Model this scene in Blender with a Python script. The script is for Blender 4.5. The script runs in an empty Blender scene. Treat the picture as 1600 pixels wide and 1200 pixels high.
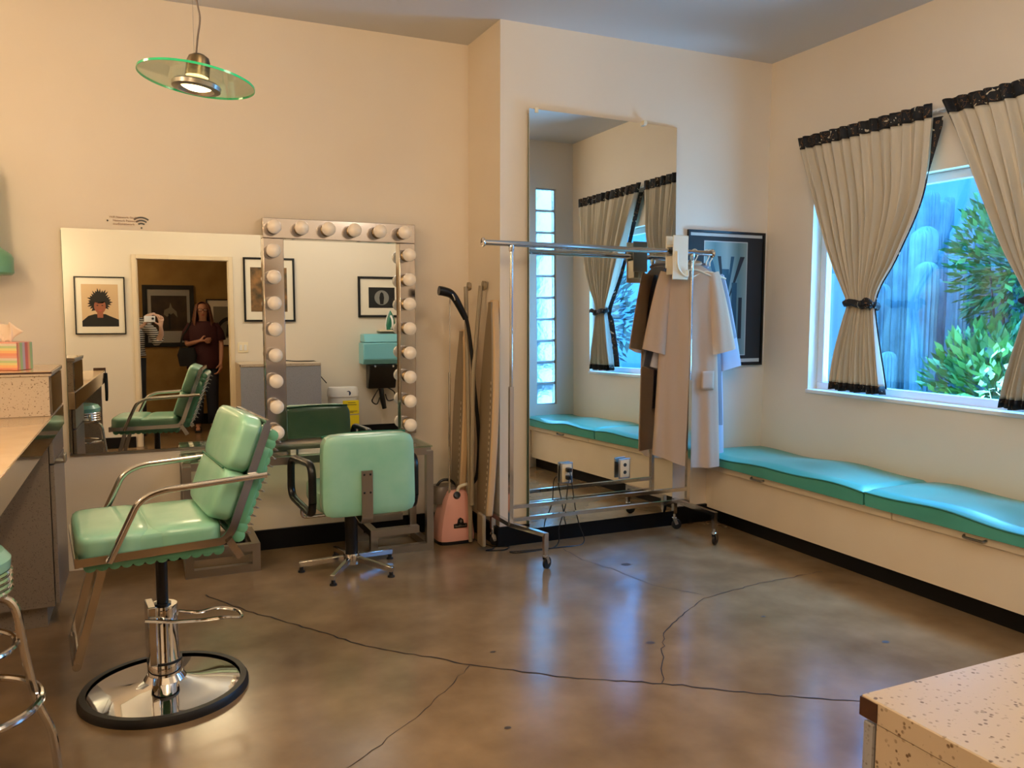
import bpy, bmesh, math, random
from mathutils import Vector, Matrix, Euler
random.seed(7)
PI = math.pi
SC = bpy.context.scene
COL = SC.collection
R = math.radians
# ---------------------------------------------------------------- dimensions (metres)
DA, DB, XC, XJ, XB, H = 4.983, 4.469, 3.969, 1.950, 3.4825, 3.1145
FW = 0.05          # room-side face of the doorway wall
GY = 1.87          # room-side face of the glass-block wall
XJ2 = 3.02         # side wall between the two front walls
XL = -2.2          # left wall
ORG = {}

# ---------------------------------------------------------------- materials
def srgb(c):
    return tuple(((v/255)/12.92 if v/255 <= .04045 else ((v/255+.055)/1.055)**2.4) for v in c) + (1,)
def mat(name, col, rough=.5, metal=0, col2=None, nscale=6, bump=0, bscale=80, spec=.5, coat=0, emis=None, estr=0,
        detail=3, trans=0, sheen=0, lo=.35, hi=.65, rvar=0, alpha=1):
    m = bpy.data.materials.new(name); m.use_nodes = True
    nt = m.node_tree; N = nt.nodes; L = nt.links
    b = N['Principled BSDF']
    c1 = col if len(col) == 4 else srgb(col)
    b.inputs['Base Color'].default_value = c1
    b.inputs['Roughness'].default_value = rough
    b.inputs['Metallic'].default_value = metal
    b.inputs['Specular IOR Level'].default_value = spec
    b.inputs['Coat Weight'].default_value = coat
    b.inputs['Coat Roughness'].default_value = .08
    b.inputs['Transmission Weight'].default_value = trans
    b.inputs['Alpha'].default_value = alpha
    if emis:
        b.inputs['Emission Color'].default_value = emis if len(emis) == 4 else srgb(emis)
        b.inputs['Emission Strength'].default_value = estr
    tc = N.new('ShaderNodeTexCoord')
    if col2 is not None:
        n = N.new('ShaderNodeTexNoise'); n.inputs['Scale'].default_value = nscale; n.inputs['Detail'].default_value = detail
        L.new(tc.outputs['Object'], n.inputs['Vector'])
        r = N.new('ShaderNodeValToRGB'); r.color_ramp.elements[0].position = lo; r.color_ramp.elements[1].position = hi
        r.color_ramp.elements[0].color = c1; r.color_ramp.elements[1].color = col2 if len(col2) == 4 else srgb(col2)
        L.new(n.outputs['Fac'], r.inputs['Fac']); L.new(r.outputs['Color'], b.inputs['Base Color'])
        if rvar:
            mr = N.new('ShaderNodeMapRange'); mr.inputs['To Min'].default_value = rough-rvar; mr.inputs['To Max'].default_value = rough+rvar
            L.new(n.outputs['Fac'], mr.inputs['Value']); L.new(mr.outputs['Result'], b.inputs['Roughness'])
    if bump:
        n2 = N.new('ShaderNodeTexNoise'); n2.inputs['Scale'].default_value = bscale; n2.inputs['Detail'].default_value = 4
        L.new(tc.outputs['Object'], n2.inputs['Vector'])
        bp = N.new('ShaderNodeBump'); bp.inputs['Strength'].default_value = bump; bp.inputs['Distance'].default_value = .01
        L.new(n2.outputs['Fac'], bp.inputs['Height']); L.new(bp.outputs['Normal'], b.inputs['Normal'])
    return m
def speckle(name, base, dark, scale=90, rough=.35, thr=.2):
    m = mat(name, base, rough=rough, coat=.2)
    nt = m.node_tree; N = nt.nodes; L = nt.links; b = N['Principled BSDF']
    tc = N.new('ShaderNodeTexCoord'); v = N.new('ShaderNodeTexVoronoi'); v.inputs['Scale'].default_value = scale
    v.inputs['Randomness'].default_value = 1
    nz = N.new('ShaderNodeTexNoise'); nz.inputs['Scale'].default_value = scale*.5
    L.new(tc.outputs['Object'], v.inputs['Vector']); L.new(tc.outputs['Object'], nz.inputs['Vector'])
    mu = N.new('ShaderNodeMath'); mu.operation = 'MULTIPLY'
    r0 = N.new('ShaderNodeMapRange'); r0.inputs['From Min'].default_value = .45; r0.inputs['From Max'].default_value = .62
    L.new(nz.outputs['Fac'], r0.inputs['Value'])
    r1 = N.new('ShaderNodeMapRange'); r1.inputs['From Min'].default_value = thr+.12; r1.inputs['From Max'].default_value = thr
    L.new(v.outputs['Distance'], r1.inputs['Value'])
    L.new(r0.outputs['Result'], mu.inputs[0]); L.new(r1.outputs['Result'], mu.inputs[1])
    mx = N.new('ShaderNodeMix'); mx.data_type = 'RGBA'
    mx.inputs[6].default_value = srgb(base); mx.inputs[7].default_value = srgb(dark)
    L.new(mu.outputs[0], mx.inputs[0]); L.new(mx.outputs[2], b.inputs['Base Color'])
    return m
def glass(name, tint=(1,1,1,1), ior=1.45, rough=0, gcol=(1,1,1,1), boost=1.0):
    m = bpy.data.materials.new(name); m.use_nodes = True; nt = m.node_tree; N = nt.nodes; L = nt.links
    N.remove(N['Principled BSDF']); out = N['Material Output']
    t = N.new('ShaderNodeBsdfTransparent'); t.inputs['Color'].default_value = tint
    g = N.new('ShaderNodeBsdfGlossy'); g.inputs['Roughness'].default_value = rough; g.inputs['Color'].default_value = gcol
    F0 = ((ior-1)/(ior+1))**2
    lw = N.new('ShaderNodeLayerWeight'); lw.inputs['Blend'].default_value = .5
    pw = N.new('ShaderNodeMath'); pw.operation = 'POWER'; pw.inputs[1].default_value = 5
    mm = N.new('ShaderNodeMath'); mm.operation = 'MULTIPLY_ADD'; mm.inputs[1].default_value = 1-F0; mm.inputs[2].default_value = F0*boost; mm.use_clamp = True
    L.new(lw.outputs['Facing'], pw.inputs[0]); L.new(pw.outputs[0], mm.inputs[0])
    mx = N.new('ShaderNodeMixShader')
    L.new(mm.outputs[0], mx.inputs[0]); L.new(t.outputs[0], mx.inputs[1]); L.new(g.outputs[0], mx.inputs[2]); L.new(mx.outputs[0], out.inputs['Surface'])
    return m
def ramp_mat(name, stops, axis='Z', scale=1, rough=.5, coord='Object', constant=True):
    """colour stripes along one object axis"""
    m = mat(name, (200,200,200), rough=rough); nt = m.node_tree; N = nt.nodes; L = nt.links; b = N['Principled BSDF']
    tc = N.new('ShaderNodeTexCoord'); sx = N.new('ShaderNodeSeparateXYZ'); L.new(tc.outputs[coord], sx.inputs[0])
    mu = N.new('ShaderNodeMath'); mu.operation = 'MULTIPLY'; mu.inputs[1].default_value = scale; L.new(sx.outputs[axis], mu.inputs[0])
    fr = N.new('ShaderNodeMath'); fr.operation = 'FRACT'; L.new(mu.outputs[0], fr.inputs[0])
    r = N.new('ShaderNodeValToRGB'); cr = r.color_ramp; cr.interpolation = 'CONSTANT' if constant else 'LINEAR'
    while len(cr.elements) < len(stops): cr.elements.new(.5)
    for e, (p, c) in zip(cr.elements, stops): e.position = p; e.color = srgb(c)
    L.new(fr.outputs[0], r.inputs['Fac']); L.new(r.outputs['Color'], b.inputs['Base Color'])
    return m

M = {}
M['wall'] = mat('wall_paint', (231,219,200), .5, col2=(227,213,192), nscale=1.2, bump=.04, bscale=140)
M['wallfront'] = mat('front_wall_paint', (226,218,205), .6, bump=.04, bscale=140)
M['ceiling'] = mat('ceiling_paint', (206,206,206), .5, bump=.03, bscale=60)
M['ochre'] = mat('ochre_wall_paint', (168,136,76), .7, col2=(144,110,54), nscale=3)
M['base'] = mat('black_base', (9,9,10), .45, spec=.25)
M['concrete'] = mat('polished_concrete', (116,92,64), .21, col2=(150,123,90), nscale=3, detail=14, rvar=.07, spec=.55, bump=.02, bscale=36, lo=.32, hi=.70, coat=.05)
M['crack'] = mat('floor_crack', (38,26,18), .8)
M['floor_spot'] = mat('floor_spot', (70,58,46), .5)
M['mirror'] = mat('mirror_silver', (.84,.87,.84,1), .0, 1)
M['mirroredge'] = mat('mirror_edge', (110,130,115), .3, .4)
M['chrome'] = mat('chrome', (.62,.60,.58,1), .12, 1)
M['polchrome'] = mat('polished_chrome', (.82,.81,.80,1), .04, 1)
M['stripchrome'] = mat('strip_chrome', (.62,.56,.52,1), .12, 1)
M['steel'] = mat('brushed_steel', (.42,.40,.37,1), .28, 1)
M['bronze'] = mat('bronze_metal', (.16,.12,.07,1), .35, 1)
M['blackrub'] = mat('black_rubber', (14,13,13), .45)
M['blackpla'] = mat('black_plastic', (10,10,11), .3)
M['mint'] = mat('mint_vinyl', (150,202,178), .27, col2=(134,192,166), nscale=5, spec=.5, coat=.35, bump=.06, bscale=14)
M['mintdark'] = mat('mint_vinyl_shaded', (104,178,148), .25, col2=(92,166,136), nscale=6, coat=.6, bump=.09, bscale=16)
M['mintseam'] = mat('mint_piping', (46,110,84), .5)
M['cushion'] = mat('bench_vinyl', (80,166,150), .33, col2=(72,156,140), nscale=3, coat=.2, bump=.08, bscale=6)
M['bulb'] = mat('opal_bulb', (226,208,184), .18, spec=.6, coat=.4, emis=(255,232,200), estr=.16)  # bulbs are unlit; a faint glow is added to lift their tone
M['socket'] = mat('brass_socket', (.30,.22,.13,1), .3, 1)
M['speckle'] = speckle('speckled_laminate', (188,172,152), (100,78,58), 125, thr=.24)
M['specklegrey'] = speckle('grey_speckled_laminate', (136,124,110), (92,80,68), 170, thr=.26)
M['doorgrey'] = speckle('window_greyed_laminate', (150,152,160), (110,108,110), 170, thr=.26)  # door laminate greyed in colour to carry the cool window light
M['counter'] = mat('counter_laminate', (222,190,150), .22, col2=(214,182,142), nscale=9, coat=.4)
M['fascia'] = mat('gloss_fascia', (86,74,58), .08, coat=1, spec=.9)
M['brown'] = mat('brown_edge', (62,36,24), .4)
M['cream'] = mat('cream_paint', (228,214,190), .45, col2=(222,206,180), nscale=2)
M['white'] = mat('white_paint', (228,230,232), .45)
M['winframe'] = mat('white_window_frame', (220,224,228), .35)
M['winglass'] = glass('hazed_window_glass', (.60,.84,1,1), 1.5, boost=1.6)  # blue tint puts the outdoor haze into the pane colour
M['tableglass'] = glass('table_glass', (.78,.9,.82,1), 1.5)
M['pendglass'] = glass('pendant_glass', (.90,.97,.90,1), 1.12)
M['glassedge'] = mat('green_glass_edge', (30,190,130), .15, coat=.5, emis=(20,170,110), estr=.12)  # slight emission imitates light gathered in the glass edge
M['mintglass'] = mat('mint_glass', (120,176,132), .3, alpha=.93)
M['plastic'] = mat('cream_plastic', (236,226,200), .35, coat=.2)
M['outlet'] = mat('outlet_plate', (225,205,165), .4)
M['pink'] = mat('pink_plastic', (234,170,154), .25, coat=.5)
M['greyplastic'] = mat('grey_plastic', (112,96,82), .3)
M['boardfab'] = mat('tan_board_cover', (206,174,132), .8, bump=.1, bscale=120)
M['boardstripe'] = ramp_mat('striped_board_cover', [(0,(212,196,166)),(.5,(146,126,102))], 'Z', 28, .8)
M['boardleg'] = mat('grey_enamel', (146,130,104), .4)
M['underboard'] = mat('board_underside_metal', (140,122,96), .5)
M['gown1'] = mat('beige_cotton', (228,204,178), .85, bump=.12, bscale=30)
M['gown2'] = mat('grey_cotton', (168,164,170), .85, bump=.12, bscale=30)
M['gown3'] = mat('white_cotton', (220,222,236), .85, bump=.12, bscale=30)
def translucent(m, fac):
    nt = m.node_tree; N = nt.nodes; L = nt.links; b = N['Principled BSDF']; out = N['Material Output']
    t = N.new('ShaderNodeBsdfTranslucent'); t.inputs['Color'].default_value = b.inputs['Base Color'].default_value
    mx = N.new('ShaderNodeMixShader'); mx.inputs[0].default_value = fac
    L.new(b.outputs[0], mx.inputs[1]); L.new(t.outputs[0], mx.inputs[2]); L.new(mx.outputs[0], out.inputs['Surface'])
for k_ in ('gown1','gown2','gown3'): translucent(M[k_], .42)
M['curtain'] = mat('oatmeal_curtain', (204,194,174), .9, bump=.12, bscale=60)
M['black'] = mat('black_frame', (10,9,9), .35)
M['paper'] = mat('mat_board', (232,226,212), .7)
M['skin'] = mat('skin', (196,140,112), .5)
M['skin2'] = mat('skin_pale', (206,170,150), .5)
M['hair'] = mat('auburn_hair', (122,72,44), .5, col2=(86,48,30), nscale=30)
M['hairdark'] = mat('dark_hair', (34,26,22), .6)
M['maroon'] = mat('maroon_cloth', (62,18,24), .8)
M['denim'] = mat('dark_denim', (26,30,44), .8)
M['blackcloth'] = mat('black_cloth', (16,15,17), .8)
M['stripes'] = ramp_mat('striped_cloth', [(0,(222,220,214)),(.5,(28,28,34))], 'Z', 42, .85)
M['soil'] = mat('garden_soil', (70,68,60), .9, col2=(52,50,46), nscale=3)
M['cactus'] = mat('hazed_cactus_skin', (136,158,154), .6, col2=(98,122,126), nscale=4, bump=.1)  # outdoor haze is mixed into this pale grey-blue
M['leaf'] = mat('leaf_green', (84,136,50), .5, col2=(48,100,44), nscale=5)
M['leafdark'] = mat('leaf_blue_green', (56,76,60), .6, col2=(38,58,54), nscale=4)
M['fence'] = mat('pale_fence', (126,130,124), .7)
M['stucco'] = mat('hazed_stucco', (150,172,180), .8)  # background wall paled and blued to stand for distant haze
M['bluepl'] = mat('pale_blue_plastic', (120,196,214), .3, coat=.4)
M['yellow'] = mat('yellow_notice', (244,224,30), .6)
M['ink'] = mat('dark_ink', (40,44,40), .6)
M['tissue'] = mat('tissue_paper', (226,206,186), .8)
M['lampglow'] = mat('lamp_face', (255,235,200), .4, emis=(255,214,150), estr=14)

def floral(name):
    m = mat(name, (12,11,14), .7); nt = m.node_tree; N = nt.nodes; L = nt.links; b = N['Principled BSDF']
    tc = N.new('ShaderNodeTexCoord'); nz = N.new('ShaderNodeTexNoise'); nz.inputs['Scale'].default_value = 20; nz.inputs['Detail'].default_value = 1.5
    nz.inputs['Distortion'].default_value = 1.5
    L.new(tc.outputs['Object'], nz.inputs['Vector'])
    r = N.new('ShaderNodeValToRGB'); cr = r.color_ramp; cr.interpolation = 'CONSTANT'
    for _ in range(3): cr.elements.new(.5)
    for e, (p, c) in zip(cr.elements, [(0,(196,184,160)),(.30,(12,11,14)),(.60,(120,84,50)),(.625,(12,11,14)),(.72,(190,176,150))]): e.position = p; e.color = srgb(c)
    L.new(nz.outputs['Fac'], r.inputs['Fac']); L.new(r.outputs['Color'], b.inputs['Base Color'])
    return m
M['floral'] = floral('floral_border')

def wavyglass():
    m = bpy.data.materials.new('glass_block'); m.use_nodes = True; nt = m.node_tree; N = nt.nodes; L = nt.links
    b = N['Principled BSDF']; b.inputs['Base Color'].default_value = (.85,.97,1,1); b.inputs['Roughness'].default_value = .30
    b.inputs['Transmission Weight'].default_value = 1; b.inputs['IOR'].default_value = 1.3
    tc = N.new('ShaderNodeTexCoord'); n = N.new('ShaderNodeTexNoise'); n.inputs['Scale'].default_value = 22
    L.new(tc.outputs['Object'], n.inputs['Vector']); bp = N.new('ShaderNodeBump'); bp.inputs['Strength'].default_value = .35; bp.inputs['Distance'].default_value = .02
    L.new(n.outputs['Fac'], bp.inputs['Height']); L.new(bp.outputs['Normal'], b.inputs['Normal'])
    return m
M['glassblock'] = wavyglass()

# ---------------------------------------------------------------- mesh builder
class MB:
    def __init__(s): s.bm = bmesh.new()
    def box(s, a, b, rot=None, piv=None):
        vs = [s.bm.verts.new((x,y,z)) for x in (a[0],b[0]) for y in (a[1],b[1]) for z in (a[2],b[2])]
        for f in ((0,1,3,2),(4,6,7,5),(0,4,5,1),(2,3,7,6),(0,2,6,4),(1,5,7,3)): s.bm.faces.new([vs[i] for i in f])
        if rot is not None: bmesh.ops.rotate(s.bm, verts=vs, cent=piv if piv else [(a[i]+b[i])/2 for i in range(3)], matrix=Euler(rot).to_matrix())
        return s
    def rbox(s, a, b, r=.02, seg=3, rot=None, piv=None):
        bm2 = bmesh.new(); t = MB.__new__(MB); t.bm = bm2; t.box(a, b)
        r = min(r, *[abs(b[i]-a[i])*.49 for i in range(3)])
        bmesh.ops.bevel(bm2, geom=bm2.edges[:], offset=r, segments=seg, profile=.5, affect='EDGES')
        if rot is not None: bmesh.ops.rotate(bm2, verts=bm2.verts[:], cent=piv if piv else [(a[i]+b[i])/2 for i in range(3)], matrix=Euler(rot).to_matrix())
        s.merge(bm2); return s
    def merge(s, bm2, mtx=None):
        mp = {}
        for v in bm2.verts: mp[v] = s.bm.verts.new(mtx @ v.co if mtx else v.co)
        for f in bm2.faces:
            try: s.bm.faces.new([mp[v] for v in f.verts])
            except ValueError: pass
        bm2.free()
    def tube(s, pts, r, seg=10, closed=False, caps=True, sx=1, sy=1, up=None):
        pts = [Vector(p) for p in pts]; n = len(pts)
        rr = r if hasattr(r, '__len__') else [r]*n
        rings = []; prev = None
        for i, p in enumerate(pts):
            if closed: t = (pts[(i+1)%n]-pts[i-1])
            else: t = pts[min(i+1,n-1)]-pts[max(i-1,0)]
            t = t.normalized()
            if prev is None:
                ref = Vector(up) if up else (Vector((0,0,1)) if abs(t.z) < .9 else Vector((1,0,0)))
                nn = (ref - t*ref.dot(t)).normalized()
            else: nn = (prev - t*prev.dot(t)); nn = nn.normalized() if nn.length > 1e-6 else prev
            prev = nn; bb = t.cross(nn)
            rings.append([s.bm.verts.new(p + nn*math.cos(2*PI*k/seg)*rr[i]*sx + bb*math.sin(2*PI*k/seg)*rr[i]*sy) for k in range(seg)])
        for i in range(n if closed else n-1):
            A, B = rings[i], rings[(i+1)%n]
            for k in range(seg): s.bm.faces.new((A[k],A[(k+1)%seg],B[(k+1)%seg],B[k]))
        if caps and not closed:
            s.bm.faces.new(rings[0][::-1]); s.bm.faces.new(rings[-1])
        return s
    def bar(s, p, q, w, h, up=(0,0,1)):
        p, q = Vector(p), Vector(q); t = (q-p).normalized(); u = Vector(up); u = (u-t*u.dot(t)).normalized(); b = t.cross(u)
        vs = [s.bm.verts.new(e + b*w/2*i + u*h/2*j) for e in (p,q) for i in (-1,1) for j in (-1,1)]
        for f in ((0,1,3,2),(4,6,7,5),(0,4,5,1),(2,3,7,6),(0,2,6,4),(1,5,7,3)): s.bm.faces.new([vs[i] for i in f])
        return s
    def flatpath(s, pts, w, h, up):
        """rectangular section swept along a polyline, mitred; w across, h along up"""
        pts = [Vector(p) for p in pts]; n = len(pts); u = Vector(up).normalized(); rings = []
        for i, p in enumerate(pts):
            t1 = (pts[i]-pts[i-1]).normalized() if i else (pts[1]-pts[0]).normalized()
            t2 = (pts[i+1]-pts[i]).normalized() if i < n-1 else t1
            t = (t1+t2).normalized(); b = t.cross(u).normalized(); c = max(.3, t.dot(t1))
            rings.append([s.bm.verts.new(p + b*w/2*i2/c + u*h/2*j) for i2, j in ((-1,-1),(1,-1),(1,1),(-1,1))])
        for i in range(n-1):
            for k in range(4): s.bm.faces.new((rings[i][k],rings[i][(k+1)%4],rings[i+1][(k+1)%4],rings[i+1][k]))
        s.bm.faces.new(rings[0][::-1]); s.bm.faces.new(rings[-1]); return s
    def lathe(s, prof, c=(0,0,0), seg=32, mtx=None):
        c = Vector(c); rings = []
        for r, z in prof:
            if r < 1e-5:
                v = Vector((0,0,z)); rings.append([s.bm.verts.new(c + (mtx @ v if mtx else v))])
            else:
                ring = []
                for k in range(seg):
                    v = Vector((r*math.cos(2*PI*k/seg), r*math.sin(2*PI*k/seg), z)); ring.append(s.bm.verts.new(c + (mtx @ v if mtx else v)))
                rings.append(ring)
        for A, B in zip(rings, rings[1:]):
            if len(A) == 1 and len(B) == 1: continue
            for k in range(seg):
                k2 = (k+1)%seg
                if len(A) == 1: s.bm.faces.new((A[0],B[k2],B[k]))
                elif len(B) == 1: s.bm.faces.new((A[k],A[k2],B[0]))
                else: s.bm.faces.new((A[k],A[k2],B[k2],B[k]))
        return s
    def ball(s, c, r, sc=(1,1,1), seg=16, rings=10, mtx=None):
        bm2 = bmesh.new(); bmesh.ops.create_uvsphere(bm2, u_segments=seg, v_segments=rings, radius=r)
        m = Matrix.Translation(Vector(c)) @ (mtx.to_4x4() if mtx else Matrix.Identity(4)) @ Matrix.Diagonal((*sc,1))
        s.merge(bm2, m); return s
    def torus(s, c, R_, r, seg=40, sub=8, mtx=None):
        pts = []
        for k in range(seg):
            v = Vector((R_*math.cos(2*PI*k/seg), R_*math.sin(2*PI*k/seg), 0)); pts.append(Vector(c) + (mtx @ v if mtx else v))
        return s.tube(pts, r, sub, closed=True, up=(mtx @ Vector((0,0,1))) if mtx else (0,0,1))
    def poly(s, pts): s.bm.faces.new([s.bm.verts.new(p) for p in pts]); return s
    def prism(s, pts, d):
        """polygon extruded by vector d"""
        d = Vector(d); A = [s.bm.verts.new(p) for p in pts]; B = [s.bm.verts.new(Vector(p)+d) for p in pts]; n = len(pts)
        s.bm.faces.new(A[::-1]); s.bm.faces.new(B)
        for k in range(n): s.bm.faces.new((A[k],A[(k+1)%n],B[(k+1)%n],B[k]))
        return s
    def grid(s, fn, nu, nv, cu=False):
        V = [[s.bm.verts.new(fn(i/nu, j/nv)) for i in range(nu if cu else nu+1)] for j in range(nv+1)]
        for j in range(nv):
            for i in range(nu):
                i2 = (i+1)%nu if cu else i+1
                s.bm.faces.new((V[j][i],V[j][i2],V[j+1][i2],V[j+1][i]))
        return s
    def build(s, name, m, parent=None, smooth=True, local=False, bevel=0, sub=0, solid=0, angle=35, kind=None):
        off = Vector((0,0,0)) if local or parent is None else ORG.get(parent.name, Vector((0,0,0)))
        if off.length: bmesh.ops.translate(s.bm, verts=s.bm.verts[:], vec=-off)
        bmesh.ops.recalc_face_normals(s.bm, faces=s.bm.faces[:])
        me = bpy.data.meshes.new(name); s.bm.to_mesh(me); s.bm.free()
        mt = M[m] if isinstance(m, str) else m
        me.materials.append(mt)
        if smooth:
            me.polygons.foreach_set('use_smooth', [True]*len(me.polygons))
            try: me.set_sharp_from_angle(angle=R(angle))
            except Exception: pass
        o = bpy.data.objects.new(name, me); COL.objects.link(o)
        if parent is not None: o.parent = parent; ORG[o.name] = off
        if solid:
            md = o.modifiers.new('thickness', 'SOLIDIFY'); md.thickness = solid; md.offset = 0
        if bevel:
            md = o.modifiers.new('bevel', 'BEVEL'); md.width = bevel; md.segments = 2; md.limit_method = 'ANGLE'; md.angle_limit = R(40)
        if sub:
            md = o.modifiers.new('subdivision', 'SUBSURF'); md.levels = sub; md.render_levels = sub
        if kind: o['kind'] = kind
        return o
def tag(o, label, cat, group=None, kind=None):
    o['label'] = label; o['category'] = cat
    if group: o['group'] = group
    if kind: o['kind'] = kind
    return o
def thing(name, label, cat, loc, rz=0, group=None, kind=None):
    o = bpy.data.objects.new(name, None); COL.objects.link(o); o.location = loc; o.rotation_euler = (0,0,rz)
    o.empty_display_size = .1
    ORG[o.name] = Vector(loc)
    if kind: o['kind'] = kind
    else: tag(o, label, cat, group)
    return o
def struct(name, mb, m, parent=None, **k):
    o = mb.build(name, m, parent, **k)
    if parent is None: o['kind'] = 'structure'
    return o
def smoothpath(pts, n=6, closed=False):
    """Catmull-Rom through points"""
    P = [Vector(p) for p in pts]; out = []; N = len(P)
    for i in range(N if closed else N-1):
        p0 = P[i-1] if (i or closed) else P[0]; p1 = P[i]; p2 = P[(i+1)%N]; p3 = P[(i+2)%N] if closed else P[min(i+2,N-1)]
        for k in range(n):
            t = k/n
            out.append(.5*((2*p1)+(-p0+p2)*t+(2*p0-5*p1+4*p2-p3)*t*t+(-p0+3*p1-3*p2+p3)*t**3))
    if not closed: out.append(P[-1])
    return out
def fillet(pts, r, n=5):
    P = [Vector(p) for p in pts]; out = [P[0]]
    for i in range(1, len(P)-1):
        a = (P[i-1]-P[i]); b = (P[i+1]-P[i]); d = min(r, a.length*.45, b.length*.45)
        A = P[i]+a.normalized()*d; B = P[i]+b.normalized()*d
        for k in range(n+1):
            t = k/n; out.append(A*(1-t)**2+P[i]*2*t*(1-t)+B*t*t)
    out.append(P[-1]); return out

# ================================================================ CAMERA
f_px, pitch, yaw, roll = 1272.56, .0868, .4264, .0026
cam = bpy.data.cameras.new('camera'); co = bpy.data.objects.new('camera', cam); COL.objects.link(co)
cam.sensor_width = 36; cam.lens = f_px*36/1600; cam.clip_start = .02; cam.clip_end = 100
Fv = Vector((math.sin(yaw)*math.cos(pitch), math.cos(yaw)*math.cos(pitch), -math.sin(pitch)))
Rv = Vector((math.cos(yaw), -math.sin(yaw), 0)); Dv = Fv.cross(Rv)
R2 = Rv*math.cos(roll)+Dv*(-math.sin(roll)); D2 = Rv*math.sin(roll)+Dv*math.cos(roll)
mw = Matrix((( R2.x,-D2.x,-Fv.x,0),(R2.y,-D2.y,-Fv.y,0),(R2.z,-D2.z,-Fv.z,1.42),(0,0,0,1)))
co.matrix_world = mw
SC.camera = co

# ================================================================ ROOM SHELL
YB2 = -1.95   # far wall of the room behind the doorway
fl = struct('floor', MB().box((XL-.1,YB2-.1,-.1),(XC+.15,DA+.1,0)), 'concrete', smooth=False)
struct('ceiling', MB().box((XL-.1,FW,H),(XC+.15,DA+.1,H+.1)), 'ceiling', smooth=False)
struct('wall_back', MB().box((XL-.1,DA,0),(XJ+.1,DA+.12,H)), 'wall', smooth=False)
struct('wall_alcove', MB().box((XJ,DB,0),(XC,DA,H)), 'wall', smooth=False)
WY0, WY1, WZ0, WZ1 = 2.17, 4.045, .925, 2.20
wr = MB(); X0, X1 = XC, XC+.15
wr.box((X0,GY-.1,0),(X1,DA,WZ0)); wr.box((X0,GY-.1,WZ1),(X1,DA,H)); wr.box((X0,GY-.1,WZ0),(X1,WY0,WZ1)); wr.box((X0,WY1,WZ0),(X1,DA,WZ1))
struct('wall_right', wr, 'wall', smooth=False)
# front wall with doorway
DX0, DX1, DZ = -.158, .800, 2.075
wf = MB(); wf.box((XL,FW-.12,0),(DX0,FW,H)); wf.box((DX1,FW-.12,0),(XJ2+.1,FW,H)); wf.box((DX0,FW-.12,DZ),(DX1,FW,H))
struct('wall_front', wf, 'wallfront', smooth=False)
struct('wall_left', MB().box((XL-.1,FW-.12,0),(XL,DA,H)), 'wall', smooth=False)
struct('wall_side', MB().box((XJ2,FW,0),(XJ2+.1,GY-.12,H)), 'wallfront', smooth=False)
GX0, GX1, GZ0, GZ1 = 3.56, 3.78, .60, 2.67
wg = MB(); wg.box((XJ2,GY-.12,0),(GX0,GY,H)); wg.box((GX1,GY-.12,0),(XC,GY,H)); wg.box((GX0,GY-.12,0),(GX1,GY,GZ0)); wg.box((GX0,GY-.12,GZ1),(GX1,GY,H))
struct('wall_entry', wg, 'wallfront', smooth=False)
# ochre room behind the doorway
struct('wall_far', MB().box((-1.6,YB2-.1,0),(2.2,YB2,2.7)), 'ochre', smooth=False)
struct('wall_far_left', MB().box((-1.7,YB2,0),(-1.6,FW-.12,2.7)), 'ochre', smooth=False)
struct('wall_far_right', MB().box((2.2,YB2,0),(2.3,FW-.12,2.7)), 'ochre', smooth=False)
struct('ceiling_far', MB().box((-1.7,YB2-.1,2.7),(2.3,FW-.12,2.8)), 'ochre', smooth=False)
struct('baseboard_far', MB().box((-1.6,YB2,0),(2.2,YB2+.02,.14)), 'base', smooth=False)
# baseboards
struct('baseboard_back', MB().box((-.30,DA-.018,0),(XJ,DA,.12)), 'base', smooth=False)
struct('baseboard_jog', MB().box((XJ-.018,DB,0),(XJ,DA-.018,.12)), 'base', smooth=False)
struct('baseboard_alcove', MB().box((XJ-.018,DB-.018,0),(XB+.05,DB,.12)), 'base', smooth=False)
bf = MB(); bf.box((XL,FW,0),(DX0-.06,FW+.018,.12)); bf.box((DX1+.06,FW,0),(XJ2,FW+.018,.12))
struct('baseboard_front', bf, 'base', smooth=False)
# door casing
dc = MB(); w_ = .045
dc.box((DX0-w_,FW,0),(DX0,FW+.018,DZ+w_)); dc.box((DX1,FW,0),(DX1+w_,FW+.018,DZ+w_)); dc.box((DX0,FW,DZ),(DX1,FW+.018,DZ+w_))
dc.box((DX0-.001,FW-.12,0),(DX0+.012,FW,DZ)); dc.box((DX1-.012,FW-.12,0),(DX1+.001,FW,DZ))
struct('trim_door', dc, 'cream', bevel=.003)

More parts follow.
